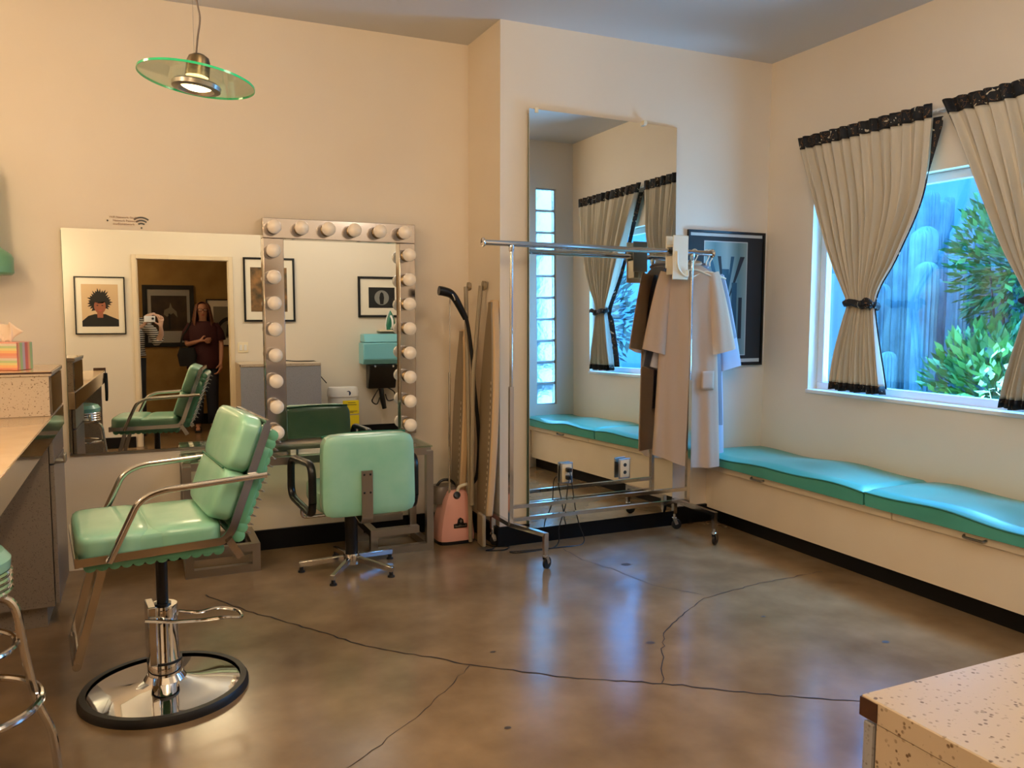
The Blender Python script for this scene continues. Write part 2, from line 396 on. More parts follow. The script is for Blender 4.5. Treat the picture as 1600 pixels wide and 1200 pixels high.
# floor cracks and stains
def ribbon(pts, w, seed):
    rnd = random.Random(seed); out = []
    for a, b in zip(pts, pts[1:]):
        L_ = math.hypot(b[0]-a[0], b[1]-a[1]); n = max(2, int(L_/.035))
        for k in range(n):
            t = k/n; out.append(Vector((a[0]+(b[0]-a[0])*t+rnd.uniform(-.006,.006), a[1]+(b[1]-a[1])*t+rnd.uniform(-.008,.008), .0012)))
    out.append(Vector((*pts[-1], .0012))); mb = MB(); prev = None
    for i, p in enumerate(out):
        t = (out[min(i+1,len(out)-1)]-out[max(i-1,0)]).normalized(); nn = Vector((-t.y,t.x,0))*w*rnd.uniform(.5,1.15)
        cur = (mb.bm.verts.new(p-nn), mb.bm.verts.new(p+nn))
        if prev: mb.bm.faces.new((prev[0],cur[0],cur[1],prev[1]))
        prev = cur
    return mb
crs = [([(.246,4.277),(.411,3.961),(.545,3.768),(.703,3.533),(.823,3.326),(1.017,3.132),(1.165,2.965),(1.299,2.853),(1.499,2.689),(1.782,2.514),(1.961,2.375),(2.124,2.246),(2.375,2.089),(2.8,1.8)], .0042),
       ([(1.786,2.512),(1.85,2.62),(1.947,2.752),(2.08,2.93),(2.247,3.053),(2.519,3.214),(2.899,3.278),(3.386,3.295)], .0026),
       ([(2.276,4.257),(2.275,4.019),(2.351,3.792),(2.394,3.48),(2.548,3.252)], .0020),
       ([(1.165,2.965),(1.015,2.816),(.802,2.619),(.609,2.48),(.3,2.25)], .0014)]
for i, (p, w) in enumerate(crs):
    ribbon(p, w, i).build('floor_crack', 'crack', fl, smooth=False)
sp = MB()
for x, y, r in ((2.46,3.845,.028),(1.96,2.86,.02),(1.3,3.05,.012),(2.9,2.45,.018),(1.1,2.45,.012),(2.62,2.9,.012)):
    sp.poly([(x+r*math.cos(a*PI/5)*(1+.2*math.sin(3*a)), y+.8*r*math.sin(a*PI/5), .0010) for a in range(10)])
sp.build('floor_stain', 'floor_spot', fl, smooth=False)

# ================================================================ MAIN WINDOW
win = thing('window_1', '', '', (XC+.09,(WY0+WY1)/2,WZ0), kind='structure')
fr = MB(); fx0, fx1 = XC+.075, XC+.125; fwid = .05
fr.box((fx0,WY0,WZ0),(fx1,WY1,WZ0+fwid)); fr.box((fx0,WY0,WZ1-fwid),(fx1,WY1,WZ1)); fr.box((fx0,WY0,WZ0+fwid),(fx1,WY0+fwid,WZ1-fwid)); fr.box((fx0,WY1-fwid,WZ0+fwid),(fx1,WY1,WZ1-fwid))
fr.build('window_frame', 'winframe', win, bevel=.004)
MB().box((XC+.098,WY0+.04,WZ0+.04),(XC+.104,WY1-.04,WZ1-.04)).build('window_pane', 'winglass', win, smooth=False)
MB().box((XC-.012,WY0-.01,WZ0-.02),(XC+.075,WY1+.01,WZ0+.004)).build('window_sill', 'white', win, bevel=.004)
# glass block window
gw = thing('window_2', '', '', ((GX0+GX1)/2,GY-.06,GZ0), kind='structure')
nb = 10; bh = (GZ1-GZ0)/nb
for k in range(nb):
    MB().rbox((GX0+.008,GY-.10,GZ0+k*bh+.008),(GX1-.008,GY-.02,GZ0+(k+1)*bh-.008), .012, 2).build('glass_block', 'glassblock', gw)
gr = MB()
for k in range(nb+1): gr.box((GX0,GY-.09,GZ0+k*bh-.007 if 0<k<nb else GZ0+(k*bh if k==0 else k*bh-.007)),(GX1,GY-.03,GZ0+k*bh+(.007 if k<nb else 0)))
gr.box((GX0,GY-.09,GZ0),(GX0+.007,GY-.03,GZ1)); gr.box((GX1-.007,GY-.09,GZ0),(GX1,GY-.03,GZ1))
gr.build('grout', 'white', gw, smooth=False)

# ================================================================ BENCH
bench = thing('storage_bench', 'long cream built-in storage bench under the window', 'bench', (3.72,3.17,0))
by0, by1 = GY+.002, DB-.002
MB().box((XB+.012,by0,.1),(XC-.002,by1,.365)).build('body', 'cream', bench, smooth=False)
MB().box((XB+.06,by0,0),(XC-.002,by1,.1)).build('toe_kick', 'base', bench, smooth=False)
for a, b in ((by0,2.93),(2.936,by1)):
    ld = MB().box((XB-.008,a,.367),(XC-.002,b,.412)).build('lid', 'cream', bench, bevel=.004)
    hy = (3.93 if b > 3.5 else 2.47)
    hp = fillet([(XB-.010,hy+.055,.392),(XB-.026,hy+.05,.386),(XB-.026,hy-.05,.386),(XB-.010,hy-.055,.392)], .012)
    h = MB().tube(hp, .006, 8); h.build('handle', 'steel', ld)
def bcush(name, y0, y1, label, droop):
    t = thing(name, label, 'cushion', ((XB+XC)/2,(y0+y1)/2,.413), group='teal vinyl cushions on the bench')
    xa, xb = XB-.045, XC-.012; th = .088
    def top(u, v):
        x = xa+(xb-xa)*u; y = y0+(y1-y0)*v
        e = min(u,1-u)*(xb-xa); e2 = min(v,1-v)*(y1-y0); d = min(e,e2)
        round_ = -.016*max(0,1-d/.03)**2
        z = .413+th+.014*math.sin(PI*u)*math.sin(PI*v)+round_
        z += .010*math.sin(6*v+droop)+.006*math.sin(13*v+3*u)
        return Vector((x,y,z))
    mb = MB(); nu, nv = 16, 46
    g = [[top(i/nu, j/nv) for i in range(nu+1)] for j in range(nv+1)]
    V = [[mb.bm.verts.new(p) for p in row] for row in g]
    for j in range(nv):
        for i in range(nu): mb.bm.faces.new((V[j][i],V[j][i+1],V[j+1][i+1],V[j+1][i]))
    bd = [V[0][i] for i in range(nu+1)]+[V[j][nu] for j in range(1,nv+1)]+[V[nv][i] for i in range(nu-1,-1,-1)]+[V[j][0] for j in range(nv-1,0,-1)]
    cx, cy = (xa+xb)/2, (y0+y1)/2
    prev = bd
    for z, k in ((.413+th*.5, 1.0),(.4135,.985)):
        cur = [mb.bm.verts.new((cx+(v.co.x-cx)*(1 if z>.43 else .985), cy+(v.co.y-cy)*(1 if z>.43 else .995), z)) for v in bd]
        for q in range(len(bd)):
            q2 = (q+1)%len(bd); mb.bm.faces.new((prev[q],prev[q2],cur[q2],cur[q]))
        prev = cur
    mb.bm.faces.new(prev)
    mb.build('cover', 'cushion', t)
    path = [top(0, j/nv)+Vector((-.001,0,-.004)) for j in range(nv+1)]
    pp = MB(); pp.tube(path, .005, 6)
    pp.tube([top(i/nu, 0)+Vector((0,0,-.004)) for i in range(nu+1)], .005, 6); pp.tube([top(i/nu, 1)+Vector((0,0,-.004)) for i in range(nu+1)], .005, 6)
    pp.build('piping', 'mintseam', t)
bcush('bench_cushion', 3.085, DB-.015, 'teal vinyl bench cushion behind the hanging gowns, nearest the poster', 0)
bcush('bench_cushion', GY+.012, 3.075, 'teal vinyl bench cushion under the right-hand curtain, cut by the right edge', 3.4)

# ================================================================ MIRRORS ON THE WALLS
nA = Vector((-.01280527,-.99989148,.00728405))
def mirror_panel(mb, corners, n, p0, th=.006):
    """front quad on the plane through p0 with normal n, given (x,z) corners"""
    fr_ = []
    for x, z in corners:
        y = p0.y-(n.x*(x-p0.x)+n.z*(z-p0.z))/n.y; fr_.append(Vector((x,y,z)))
    mb.prism(fr_, -n*th); return fr_
t = thing('wall_mirror', 'wide frameless wall mirror beside the bulb-edged vanity mirror', 'mirror', (.15,DA-.01,.652))
mb = MB(); cA = mirror_panel(mb, [(-.372,.652),(.655,.655),(.655,1.867),(-.372,1.865)], nA, Vector((-.37,DA-.022,.652)))
mb.build('mirror_glass', 'mirror', t, smooth=False)
MB().box((-.375,DA-.016,.640),(.655,DA-.001,.650)).build('bottom_channel', 'steel', t, smooth=False)
rng = MB(); rng.box((-.375,DA-.013,.66),(.65,DA-.001,1.855)); rng.build('backing', 'mirroredge', t, smooth=False)

aB = R(1.2); eB = R(.7)
nB = Vector((math.sin(aB)*math.cos(eB), -math.cos(aB)*math.cos(eB), math.sin(eB)))
t = thing('tall_mirror', 'tall frameless mirror fixed to the wall behind the clothes rail', 'mirror', (2.65,DB-.012,.11))
mb = MB(); cB = mirror_panel(mb, [(2.122,.105),(3.19,.105),(3.19,2.614),(2.122,2.622)], nB, Vector((2.65,DB-.052,.107)))
print('TALL', [tuple(round(q_,3) for q_ in p_) for p_ in cB])
mb.build('mirror_glass', 'mirror', t, smooth=False)
MB().box((2.13,DB-.010,.12),(3.18,DB-.001,2.60)).build('backing', 'mirroredge', t, smooth=False)
for x in (2.16,2.92):
    zc = 2.62
    yy = cB[3].y
    MB().rbox((x,yy-.006,zc-.02),(x+.022,DB-.001,zc+.012), .004, 2).build('clip', 'plastic', t)
# outlets seen in cut-outs of the tall mirror
def outlet(x, z, y, label, plugs):
    t = thing('wall_outlet', label, 'outlet', (x,y,z-.06))
    MB().rbox((x-.043,y-.006,z-.065),(x+.043,y+.004,z+.065), .003, 2).build('plate', 'steel', t)
    MB().rbox((x-.034,y-.010,z-.056),(x+.034,y-.004,z+.056), .003, 2).build('cover', 'outlet', t)
    for dz in (.024,-.024): MB().lathe([(0,.0008),(.012,.0008),(.012,0),(0,0)], (x,y-.0105,z+dz), 16, Matrix.Rotation(R(90),3,'X')).build('socket', 'ink', t, smooth=False)
    if plugs:
        for i, (dz, dx) in enumerate(((.024,.05),(-.024,-.09))):
            c = MB().rbox((x-.015,y-.05,z+dz-.014),(x+.015,y-.012,z+dz+.014), .006, 2)
            pth = smoothpath([(x,y-.045,z+dz-.005),(x-.01+dx*.2,y-.075,z-.06),(x+dx*.5,y-.07,z-.2),(x+dx,y-.08,.12),(x+dx*1.4,y-.10,.008),(x+dx*2-.2,y-.12,.007),(x-.42,y-.08,.007)], 6)
            c2 = MB().tube(pth, .0035, 6)
            pl = tag(c.build('power_plug', 'blackpla'), 'black plug in the %s socket of the outlet on the mirror' % ('upper','lower')[i], 'plug')
            c2.build('cord', 'blackpla', pl, local=True)
    return t
ym = cB[0].y
outlet(2.37,.434,ym-.007,'wall outlet with two black plugs in the tall mirror', True)
outlet(2.79,.43,ym-.007,'empty wall outlet at the lower right of the tall mirror', False)

# ================================================================ VANITY MIRROR WITH BULBS
vm = thing('vanity_mirror', 'chrome vanity mirror edged with round opal bulbs, hung above the glass table', 'mirror', (1.1,DA-.03,.66))
SX0, SX1, SZ0, SZ1, sw = .652, 1.562, .665, 1.963, .115
yf, yb = DA-.085, DA-.026
mb = MB(); mirror_panel(mb, [(SX0+sw-.01,SZ0),(SX1-sw+.02,SZ0),(SX1-sw+.02,SZ1-sw+.01),(SX0+sw-.01,SZ1-sw+.01)], nA, Vector((-.37,DA-.026,.652)))
mb.build('mirror_glass', 'mirror', vm, smooth=False)
def strip(a, b, bulbs):
    s_ = MB().box(a, b).build('light_strip', 'stripchrome', vm, bevel=.003)
    for x, z in bulbs:
        m3 = Matrix.Rotation(R(90), 3, 'X')
        MB().lathe([(.036,0),(.038,.004),(.036,.010),(.026,.016),(.022,.046),(.0,.046)], (x,a[1],z), 20, m3).build('bulb_socket', 'socket', s_)
        MB().ball((x-.006,a[1]-.080,z), .0405, seg=20, rings=14).build('bulb', 'bulb', s_)
strip((SX0,yf,SZ1-sw),(SX1,yb,SZ1), [(.712+.1535*k,SZ1-.0575) for k in range(6)])
strip((SX0,yf,SZ0),(SX0+sw,yb,SZ1-sw-.001), [(SX0+.052,1.771-.1492*k) for k in range(8)])
strip((SX1-sw+.015,yf,SZ0),(SX1,yb,SZ1-sw-.001), [(SX1-.056,1.771-.1492*k) for k in range(8)])

# ================================================================ VANITY TABLE
vt = thing('vanity_table', 'glass-topped console table with chrome square-tube frame and Greek-key feet', 'table', (.86,4.77,0))
q = .042; tx0, tx1, ty0, ty1, tz = .172, 1.562, 4.572, DA-.03, .622
for y, nm in ((ty0+q/2,'front_leg'),(ty1-q/2,'rear_leg')):
    for sgn, xo in ((1,tx0),(-1,tx1)):
        xx = lambda d: xo+sgn*d
        pts = [(xx(q/2),y,tz-q/2),(xx(q/2),y,q/2),(xx(.385-q/2),y,q/2),(xx(.385-q/2),y,.155-q/2),(xx(.09),y,.155-q/2)]
        MB().flatpath(pts, q, q, (0,1,0)).build('leg', 'steel', vt, smooth=False)
fr = MB()
fr.box((tx0+q,ty0,tz-q),(tx1-q,ty0+q,tz)); fr.box((tx0+q,ty1-q,tz-q),(tx1-q,ty1,tz)); fr.box((tx0,ty0+q,tz-q),(tx0+q,ty1-q,tz)); fr.box((tx1-q,ty0+q,tz-q),(tx1,ty1-q,tz))
for xo, sgn in ((tx0,1),(tx1,-1)):
    for a, z in ((.343,.113),):
        x_ = sorted((xo+sgn*a, xo+sgn*(a+q))); fr.box((x_[0],ty0+q,z),(x_[1],ty1-q,z+q))
    x_ = sorted((xo, xo+sgn*q)); fr.box((x_[0],ty0+q,0),(x_[1],ty1-q,q))
fr.build('frame', 'steel', vt, smooth=False)
tp = MB().box((tx0+.004,ty0+.004,tz+.001),(tx1-.004,ty1-.002,tz+.011)).build('glass_top', 'tableglass', vt, smooth=False)

# ================================================================ ARMCHAIR (star base)
ac = thing('salon_armchair', 'low mint vinyl armchair with black padded arms and star base, facing the vanity mirror', 'chair', (1.03,4.39,0))
def puffy(c, hx, hy, hz, p=5, seg=28, taper=0, name=None, rnd=.6):
    """super-ellipsoid-like cushion"""
    bm2 = bmesh.new(); bmesh.ops.create_cube(bm2, size=2); bmesh.ops.subdivide_edges(bm2, edges=bm2.edges[:], cuts=9, use_grid_fill=True)
    for v in bm2.verts:
        a = [abs(t_) for t_ in v.co]; m_ = (a[0]**p+a[1]**p+a[2]**p)**(1/p); v.co = v.co/m_
        zt = (v.co.z+1)/2
        v.co = Vector((c[0]+v.co.x*hx*(1-taper*zt), c[1]+v.co.y*hy, c[2]+v.co.z*hz))
    return bm2
bk = MB(); bk.merge(puffy((1.06,4.165,.578), .250,.052,.215, 9, taper=.035)); 
o = bk.build('backrest', 'mint', ac); 
se = MB(); se.merge(puffy((1.05,4.44,.42), .235,.245,.06, 7)); se.build('seat', 'mint', ac)
MB().tube(smoothpath([(.83,4.215,.775),(.95,4.222,.786),(1.1,4.222,.79),(1.28,4.215,.785)],4), .006, 6).build('piping', 'mintseam', ac)
br = MB(); br.flatpath(fillet([(1.04,4.106,.60),(1.04,4.104,.34),(1.04,4.14,.31),(1.04,4.39,.335)], .03), .058, .008, (1,0,0)) if False else None
br = MB(); P_ = fillet([(1.04,4.102,.605),(1.04,4.102,.35),(1.04,4.14,.318),(1.04,4.36,.345)], .03)
for a, b in zip(P_, P_[1:]): br.bar(a, b, .058, .008, up=(0,-1,0) if abs(a.z-b.z) > abs(a.y-b.y) else (0,0,1))
bb = br.build('back_bracket', 'steel', ac)
for dx in (-.016,.016):
    for z in (.585,.49): MB().ball((1.04+dx,4.096,z), .006, (1,.5,1), 10, 6).build('screw', 'blackpla', bb)
MB().lathe([(.0,.36),(.05,.36),(.05,.345),(.036,.33),(.034,.09),(.0,.09)], (1.02,4.39,0), 24).build('column', 'blackpla', ac)
MB().lathe([(.0,.095),(.042,.095),(.046,.085),(.044,.035),(.0,.035)], (1.02,4.39,0), 24).build('hub', 'chrome', ac)
for (fx, fy) in ((.745,4.46),(.862,4.155),(1.19,4.165),(1.278,4.50),(.99,4.685)):
    d = Vector((fx-1.02,fy-4.39,0)); d2 = d.normalized()
    lg = MB().bar(Vector((1.02,4.39,.068))+d2*.035, Vector((1.02,4.39,.042))+d, .024, .03).build('leg', 'chrome', ac, bevel=.003)
    MB().lathe([(0,.034),(.011,.034),(.011,.012),(.018,.010),(.020,0),(0,0)], (fx-d2.x*.012,fy-d2.y*.012,0), 16).build('glide', 'blackrub', lg)
for s_ in (-1,1):
    xr, xf = (1.05+s_*.275), (1.05+s_*.325)
    loop = fillet([(xr,4.19,.44),(xr,4.19,.64),(xf,4.535,.63),(xf,4.55,.41),(xr,4.22,.37),(xr,4.19,.44)], .07, 6)
    am = MB().tube(loop, .021, 12, sx=1, sy=.85).build('armrest', 'blackpla', ac)
    rod = fillet([((xr+xf)/2,4.36,.385),((xr+xf)/2-.0*s_,4.37,.325),(1.05+s_*.12,4.38,.325),(1.04,4.38,.34)], .04)
    MB().tube(rod, .009, 8).build('arm_bracket', 'chrome', am)

# ================================================================ HYDRAULIC SALON CHAIR (local: front is -X)
hc = thing('hydraulic_salon_chair', 'tall mint vinyl salon chair with chrome arms, footrest and round hydraulic base', 'chair', (.038,3.235,0), R(6))
L_ = dict(local=True)
MB().lathe([(0,.075),(.062,.072),(.075,.052),(.12,.040),(.20,.032),(.272,.022),(.276,.012),(0,.012)], seg=64).build('base_plate', 'polchrome', hc, **L_)
MB().lathe([(.268,.030),(.290,.030),(.298,.016),(.298,.0),(.262,.0),(.262,.012)], seg=64).build('rubber_rim', 'blackrub', hc, **L_)
MB().lathe([(0,.335),(.050,.335),(.053,.32),(.053,.135),(.060,.125),(.060,.07),(.0,.07)], seg=32).build('hydraulic_pump', 'polchrome', hc, **L_)
MB().box((-.058,-.056,.12),(-.028,.056,.345)).build('pump_bracket', 'chrome', hc, bevel=.004, **L_)
MB().lathe([(.056,.128),(.0615,.128),(.0615,.118),(.056,.118)], seg=32).build('pump_seal', 'blackrub', hc, **L_)
MB().lathe([(0,.56),(.021,.56),(.021,.34),(.03,.34),(.03,.33),(0,.33)], seg=20).build('piston', 'blackpla', hc, **L_)
lev = fillet([(-.07,-.07,.305),(.02,-.075,.285),(.13,-.07,.27),(.20,-.09,.275),(.275,-.08,.255),(.275,.02,.255),(.20,.035,.275),(.13,.015,.27),(.03,.06,.285)], .035)
MB().tube(lev, .0065, 8).build('foot_lever', 'chrome', hc, **L_)
# seat cushion: two rolled panels
def pad(x0, x1, z0, z1, hy, base, ang, name='seat'):
    return puffy(((x0+x1)/2, 0, (z0+z1)/2), (x1-x0)/2, hy, (z1-z0)/2, 4.5)
st = MB(); st.merge(puffy((-.168,0,.632), .118,.238,.052, 6)); st.merge(puffy((.060,0,.630), .125,.238,.050, 6)); st.merge(puffy((-.055,0,.626), .10,.234,.047, 8))
st.build('seat', 'mint', hc, **L_)
def backpt(s_, off=0):   # s_ 0..1 up the back frame line, off towards the front
    a = Vector((.205,0,.640)); b = Vector((.335,0,1.0)); d = (b-a).normalized(); n_ = Vector((-d.z,0,d.x))
    return a+(b-a)*s_+n_*off
bkm = MB(); angb = math.atan2(.130,.360)
for (s0, s1) in ((.05,.56),(.52,1.08)):
    c = (backpt(s0,.045)+backpt(s1,.045))/2; hl = (backpt(s1)-backpt(s0)).length/2
    b2 = puffy((0,0,0), .046,.238,hl, 6); bkm.merge(b2, Matrix.Translation(c) @ Matrix.Rotation(angb,4,'Y'))
bkm.build('backrest', 'mint', hc, **L_)
MB().tube([backpt(.54,.088)+Vector((0,y,0)) for y in (-.2,-.1,0,.1,.2)], .004, 6).build('back_seam', 'mintseam', hc, **L_)
# laced rolls behind and below
rl = MB(); n = 13
for k in range(n):
    c = backpt(-.03+k*.082, -.034); rl.tube([c+Vector((0,y,0)) for y in (-.240,-.236,0,.236,.240)], [.012,.0225,.024,.0225,.012], 12)
c = (backpt(.0,-.026)+backpt(.93,-.026))/2; rl.merge(puffy((0,0,0), .022,.243,.178, 9), Matrix.Translation(c) @ Matrix.Rotation(angb,4,'Y'))
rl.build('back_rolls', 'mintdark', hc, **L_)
rl2 = MB()
for k in range(12):
    x = -.245+k*.037; rl2.tube([(x,y,.580) for y in (-.240,-.236,0,.236,.240)], [.012,.021,.0225,.021,.012], 12)
rl2.box((-.25,-.243,.574),(.165,.243,.60))
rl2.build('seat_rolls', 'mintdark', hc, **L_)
lc = MB()
for k in range(n-1):
    for sy_ in (-1,1):
        c = backpt(.01+k*.082, -.030); c2 = backpt(.01+k*.082,-.078); c3 = backpt(.045+k*.082,-.03)
        lc.tube(smoothpath([c+Vector((0,sy_*.225,0)),c2+Vector((0,sy_*.215,0)),c3+Vector((0,sy_*.225,0))],4), .0022, 5)
    c = backpt(.01+k*.082,-.056); lc.tube([c+Vector((0,-.2,0)),c+Vector((0,.2,0))], .0022, 5)
lc.build('lacing', 'steel', hc, **L_)
for sy_ in (-1,1):
    y = sy_*.252
    fm = MB()
    fm.flatpath(fillet([(-.285,y,.600),(.18,y,.612),backpt(.02)+Vector((0,y,0)),backpt(1.05)+Vector((0,y,0))], .05), .028, .012, (0,1,0))
    fm.flatpath([(.19,y,.622),(.235,y,.545)], .026, .012, (0,1,0))
    fm.build('side_frame', 'chrome', hc, **L_)
    am = fillet([(-.19,y*1.05,.592),(-.095,y*1.08,.79),(-.03,y*1.08,.818),(.33,y*1.06,.838)], .05)
    MB().tube(am, .0115, 10, sx=1, sy=.8).build('armrest', 'chrome', hc, **L_)
    MB().flatpath(fillet([(-.20,sy_*.15,.585),(-.20,sy_*.15,.56),(-.295,sy_*.15,.21)], .02), .026, .018, (0,1,0)).build('footrest_strut', 'chrome', hc, **L_)
cr = MB(); cr.flatpath([(-.285,-.252,.60),(-.285,.252,.60)], .012, .034, (0,0,1)); cr.build('front_frame', 'chrome', hc, **L_)
cr = MB(); cr.flatpath([backpt(1.06)+Vector((0,-.252,0)),backpt(1.06)+Vector((0,.252,0))], .014, .022, (0,0,1)); cr.build('top_frame', 'chrome', hc, **L_)
cr = MB(); cr.tube([(-.295,-.16,.215),(-.295,.16,.215)], .014, 12); cr.tube([(-.29,-.155,.235),(-.29,.155,.235)], .008, 8); cr.build('footrest_bar', 'chrome', hc, **L_)
MB().box((-.12,-.10,.552),(.12,.10,.566)).build('seat_mount', 'blackpla', hc, smooth=False, **L_)

# ================================================================ BAR STOOLS
def stool(x, y, label, rz):
    t = thing('bar_stool', label, 'stool', (x,y,0), rz, group='mint topped chrome stools at the counter')
    MB().lathe([(0,.742),(.10,.738),(.145,.725),(.163,.700),(.160,.672),(0,.672)], seg=40).build('seat', 'mint', t, **L_)
    b_ = MB(); prof = [(0,.672)]
    for k in range(4): prof += [(.162,.670-k*.018),(.166,.664-k*.018),(.162,.658-k*.018),(.154,.655-k*.018)]
    prof += [(.150,.596),(0,.596)]
    b_.lathe(prof, seg=40); b_.build('ribbed_band', 'chrome', t, **L_)
    for k in range(4):
        a = PI/2*k; ca, sa = math.cos(a), math.sin(a)
        pr = fillet([(.02,.590),(.145,.575),(.178,.50),(.208,.25),(.226,.20),(.262,.10),(.272,0)], .05)if False else None
        rz_ = [(.03,.585),(.12,.582),(.165,.545),(.182,.42),(.208,.255),(.245,.14),(.258,.0)]
        MB().tube(smoothpath([(r*ca,r*sa,z) for r, z in rz_], 5), .0125, 10).build('leg', 'chrome', t, **L_)
    MB().torus((0,0,.262), .222, .0125, 48, 10).build('foot_ring', 'chrome', t, **L_)
    MB().torus((0,0,.44), .165, .009, 40, 8).build('brace_ring', 'chrome', t, **L_)
stool(-.535,2.74,'chrome bar stool with mint seat cut by the left edge', R(4))

# ================================================================ COUNTER STATION (left)
ct = tag(MB().rbox((-1.15,2.12,.862),(-.372,4.615,.963), .004, 2).build('countertop', 'counter'), 'long glossy countertop running along the left edge of the room', 'countertop')
fs = MB(); fs.box((-.3725,2.12,.864),(-.368,4.615,.960)); fs.build('fascia', 'fascia', ct, smooth=False, local=True)
MB().rbox((-.46,2.10,.90),(-.365,2.122,.985), .003, 1).build('edge_cap', 'brown', ct, local=True)
tag(MB().tube(smoothpath([(-.362,2.13,.94),(-.358,2.15,.86),(-.356,2.20,.76),(-.358,2.24,.71),(-.358,2.25,.78),(-.362,2.22,.90)],6), .010, 8, sy=.4).build('hanging_strap', 'blackcloth'), 'black strap hanging off the near end of the counter, seen in the mirror', 'strap')
pd = thing('pedestal_cabinet', 'speckled laminate cabinet holding up the wall end of the counter', 'cabinet', (-.76,4.35,0))
MB().box((-1.14,4.095,.10),(-.395,4.60,.862)).build('body', 'specklegrey', pd, smooth=False)
MB().box((-1.12,4.13,.0),(-.43,4.58,.10)).build('toe_kick', 'specklegrey', pd, smooth=False)
dr = MB().rbox((-.392,4.10,.11),(-.374,4.595,.74), .002, 1).build('door', 'specklegrey', pd)
d2_ = MB().rbox((-.392,4.10,.747),(-.374,4.595,.858), .002, 1).build('drawer', 'specklegrey', pd)
hd = MB(); hd.rbox((-.374,4.13,.742),(-.335,4.20,.757), .004, 2); hd.rbox((-.342,4.13,.742),(-.33,4.20,.782), .004, 2); hd.build('handle', 'steel', dr)
tag(MB().box((-1.14,2.14,.0),(-.40,2.18,.861)).build('counter_end_panel', 'specklegrey', bevel=.002), 'grey speckled end panel under the near end of the counter, seen in the mirror', 'panel')
rb = thing('raised_counter_shelf', 'raised speckled laminate block on the far end of the counter', 'shelf', (-.76,4.35,.964))
MB().box((-1.15,4.085,.964),(-.378,4.605,1.138)).build('body', 'speckle', rb, smooth=False)
MB().rbox((-1.15,4.08,1.139),(-.366,4.61,1.1574), .002, 1).build('top_board', 'speckle', rb)
MB().box((-1.15,4.0785,1.150),(-.3645,4.08,1.158)).build('top_edge', 'brown', rb, smooth=False)
MB().box((-1.15,4.083,1.1575),(-.37,4.607,1.160)).build('top_laminate', 'counter', rb, smooth=False)
MB().box((-.3775,4.10,.97),(-.370,4.60,1.134)).build('end_panel', 'fascia', rb, smooth=False)
# tissue box
tb = thing('tissue_box', 'rainbow-patterned tissue box on the raised counter block', 'tissue box', (-.53,4.255,1.161), R(-26))
M['rainbow'] = ramp_mat('rainbow_card', [(0,(222,150,124)),(.18,(230,182,128)),(.36,(218,208,146)),(.52,(180,200,152)),(.68,(214,204,190)),(.84,(220,160,142))], 'Z', 15.5, .6)
M['rainbow2'] = ramp_mat('rainbow_card_end', [(0,(216,120,110)),(.3,(232,176,130)),(.5,(168,196,140)),(.75,(196,180,190))], 'Y', 14, .6)
MB().rbox((-.115,-.058,0),(.055,.058,.125), .003, 1).build('carton', 'rainbow', tb, **L_)
MB().box((.0552,-.056,.002),(.0562,.056,.123)).build('carton_end', 'rainbow2', tb, smooth=False, **L_)
ts = MB()
def tis(u, v):
    a = (u-.5)*2; w = .018+.055*v
    return Vector((-.03+a*w+.01*math.sin(9*u+4*v), .012*math.sin(7*u)*(.3+v)+.02*v*math.sin(3*u), .122+.088*v*(1-.35*abs(a)**2)+.008*math.sin(11*u)))
ts.grid(tis, 20, 10); ts.build('tissue', 'tissue', tb, solid=.001, **L_)
# wall socket + cord low on the wall left
wo = thing('wall_socket', 'white wall socket low on the wall beside the pedestal cabinet', 'outlet', (-.30,DA-.01,.12))
MB().rbox((-.352,DA-.010,.10),(-.272,DA-.0005,.30), .003, 2).build('plate', 'plastic', wo)
pc = MB(); pc.rbox((-.33,DA-.05,.15),(-.29,DA-.01,.19), .005, 2); cpo = tag(pc.build('white_plug', 'plastic'), 'white plug and cord trailing from the low wall socket to the vanity', 'plug')
MB().tube(smoothpath([(-.30,DA-.045,.165),(-.18,DA-.06,.14),(.0,DA-.05,.17),(.25,DA-.04,.22),(.42,DA-.03,.36),(.56,DA-.03,.60)], 8), .0035, 6).build('cord', 'plastic', cpo, local=True)

# ================================================================ PENDANT
px, py, pz = .183, 2.78, 2.140
pt = thing('pendant_lamp', 'pendant lamp with tilted round green glass disc and bronze socket', 'lamp', (px,py,pz))
tl = Euler((R(-1), R(6.5), 0)).to_matrix()
MB().lathe([(.035,-.003),(.172,-.003),(.172,.003),(.035,.003)], seg=64, mtx=tl).build('glass_disc', 'pendglass', pt, local=True)
MB().lathe([(.172,-.0034),(.1735,-.0034),(.1735,.0034),(.172,.0034)], seg=64, mtx=tl).build('disc_rim', 'glassedge', pt, local=True)
MB().lathe([(0,.075),(.018,.078),(.030,.070),(.035,.055),(.036,.004),(0,.004)], seg=32, mtx=tl).build('socket_cup', 'bronze', pt, local=True)
MB().lathe([(.034,-.004),(.05,-.008),(.068,-.010),(.074,-.016),(.072,-.028),(.054,-.031),(.050,-.024),(.034,-.012)], seg=40, mtx=tl).build('reflector_ring', 'steel', pt, local=True)
MB().lathe([(0,-.026),(.03,-.028),(.044,-.022),(.044,-.012),(0,-.012)], seg=28, mtx=tl).build('lamp_face', 'lampglow', pt, local=True)
cp = smoothpath([(0,0,.076),(.006,0,.13),(.014,0,.19),(.004,0,.26),(-.002,0,.42),(0,0,.7),(0,0,H-pz-.02)], 6)
MB().tube(cp, .0028, 6).build('cord', 'brown', pt, local=True)
MB().tube([(-.006,0,.07),(-.006,0,H-pz)], .0007, 4).build('support_wire', 'steel', pt, local=True)
MB().lathe([(0,H-pz),(.05,H-pz),(.05,H-pz-.02),(0,H-pz-.03)], seg=24).build('ceiling_rose', 'bronze', pt, local=True)
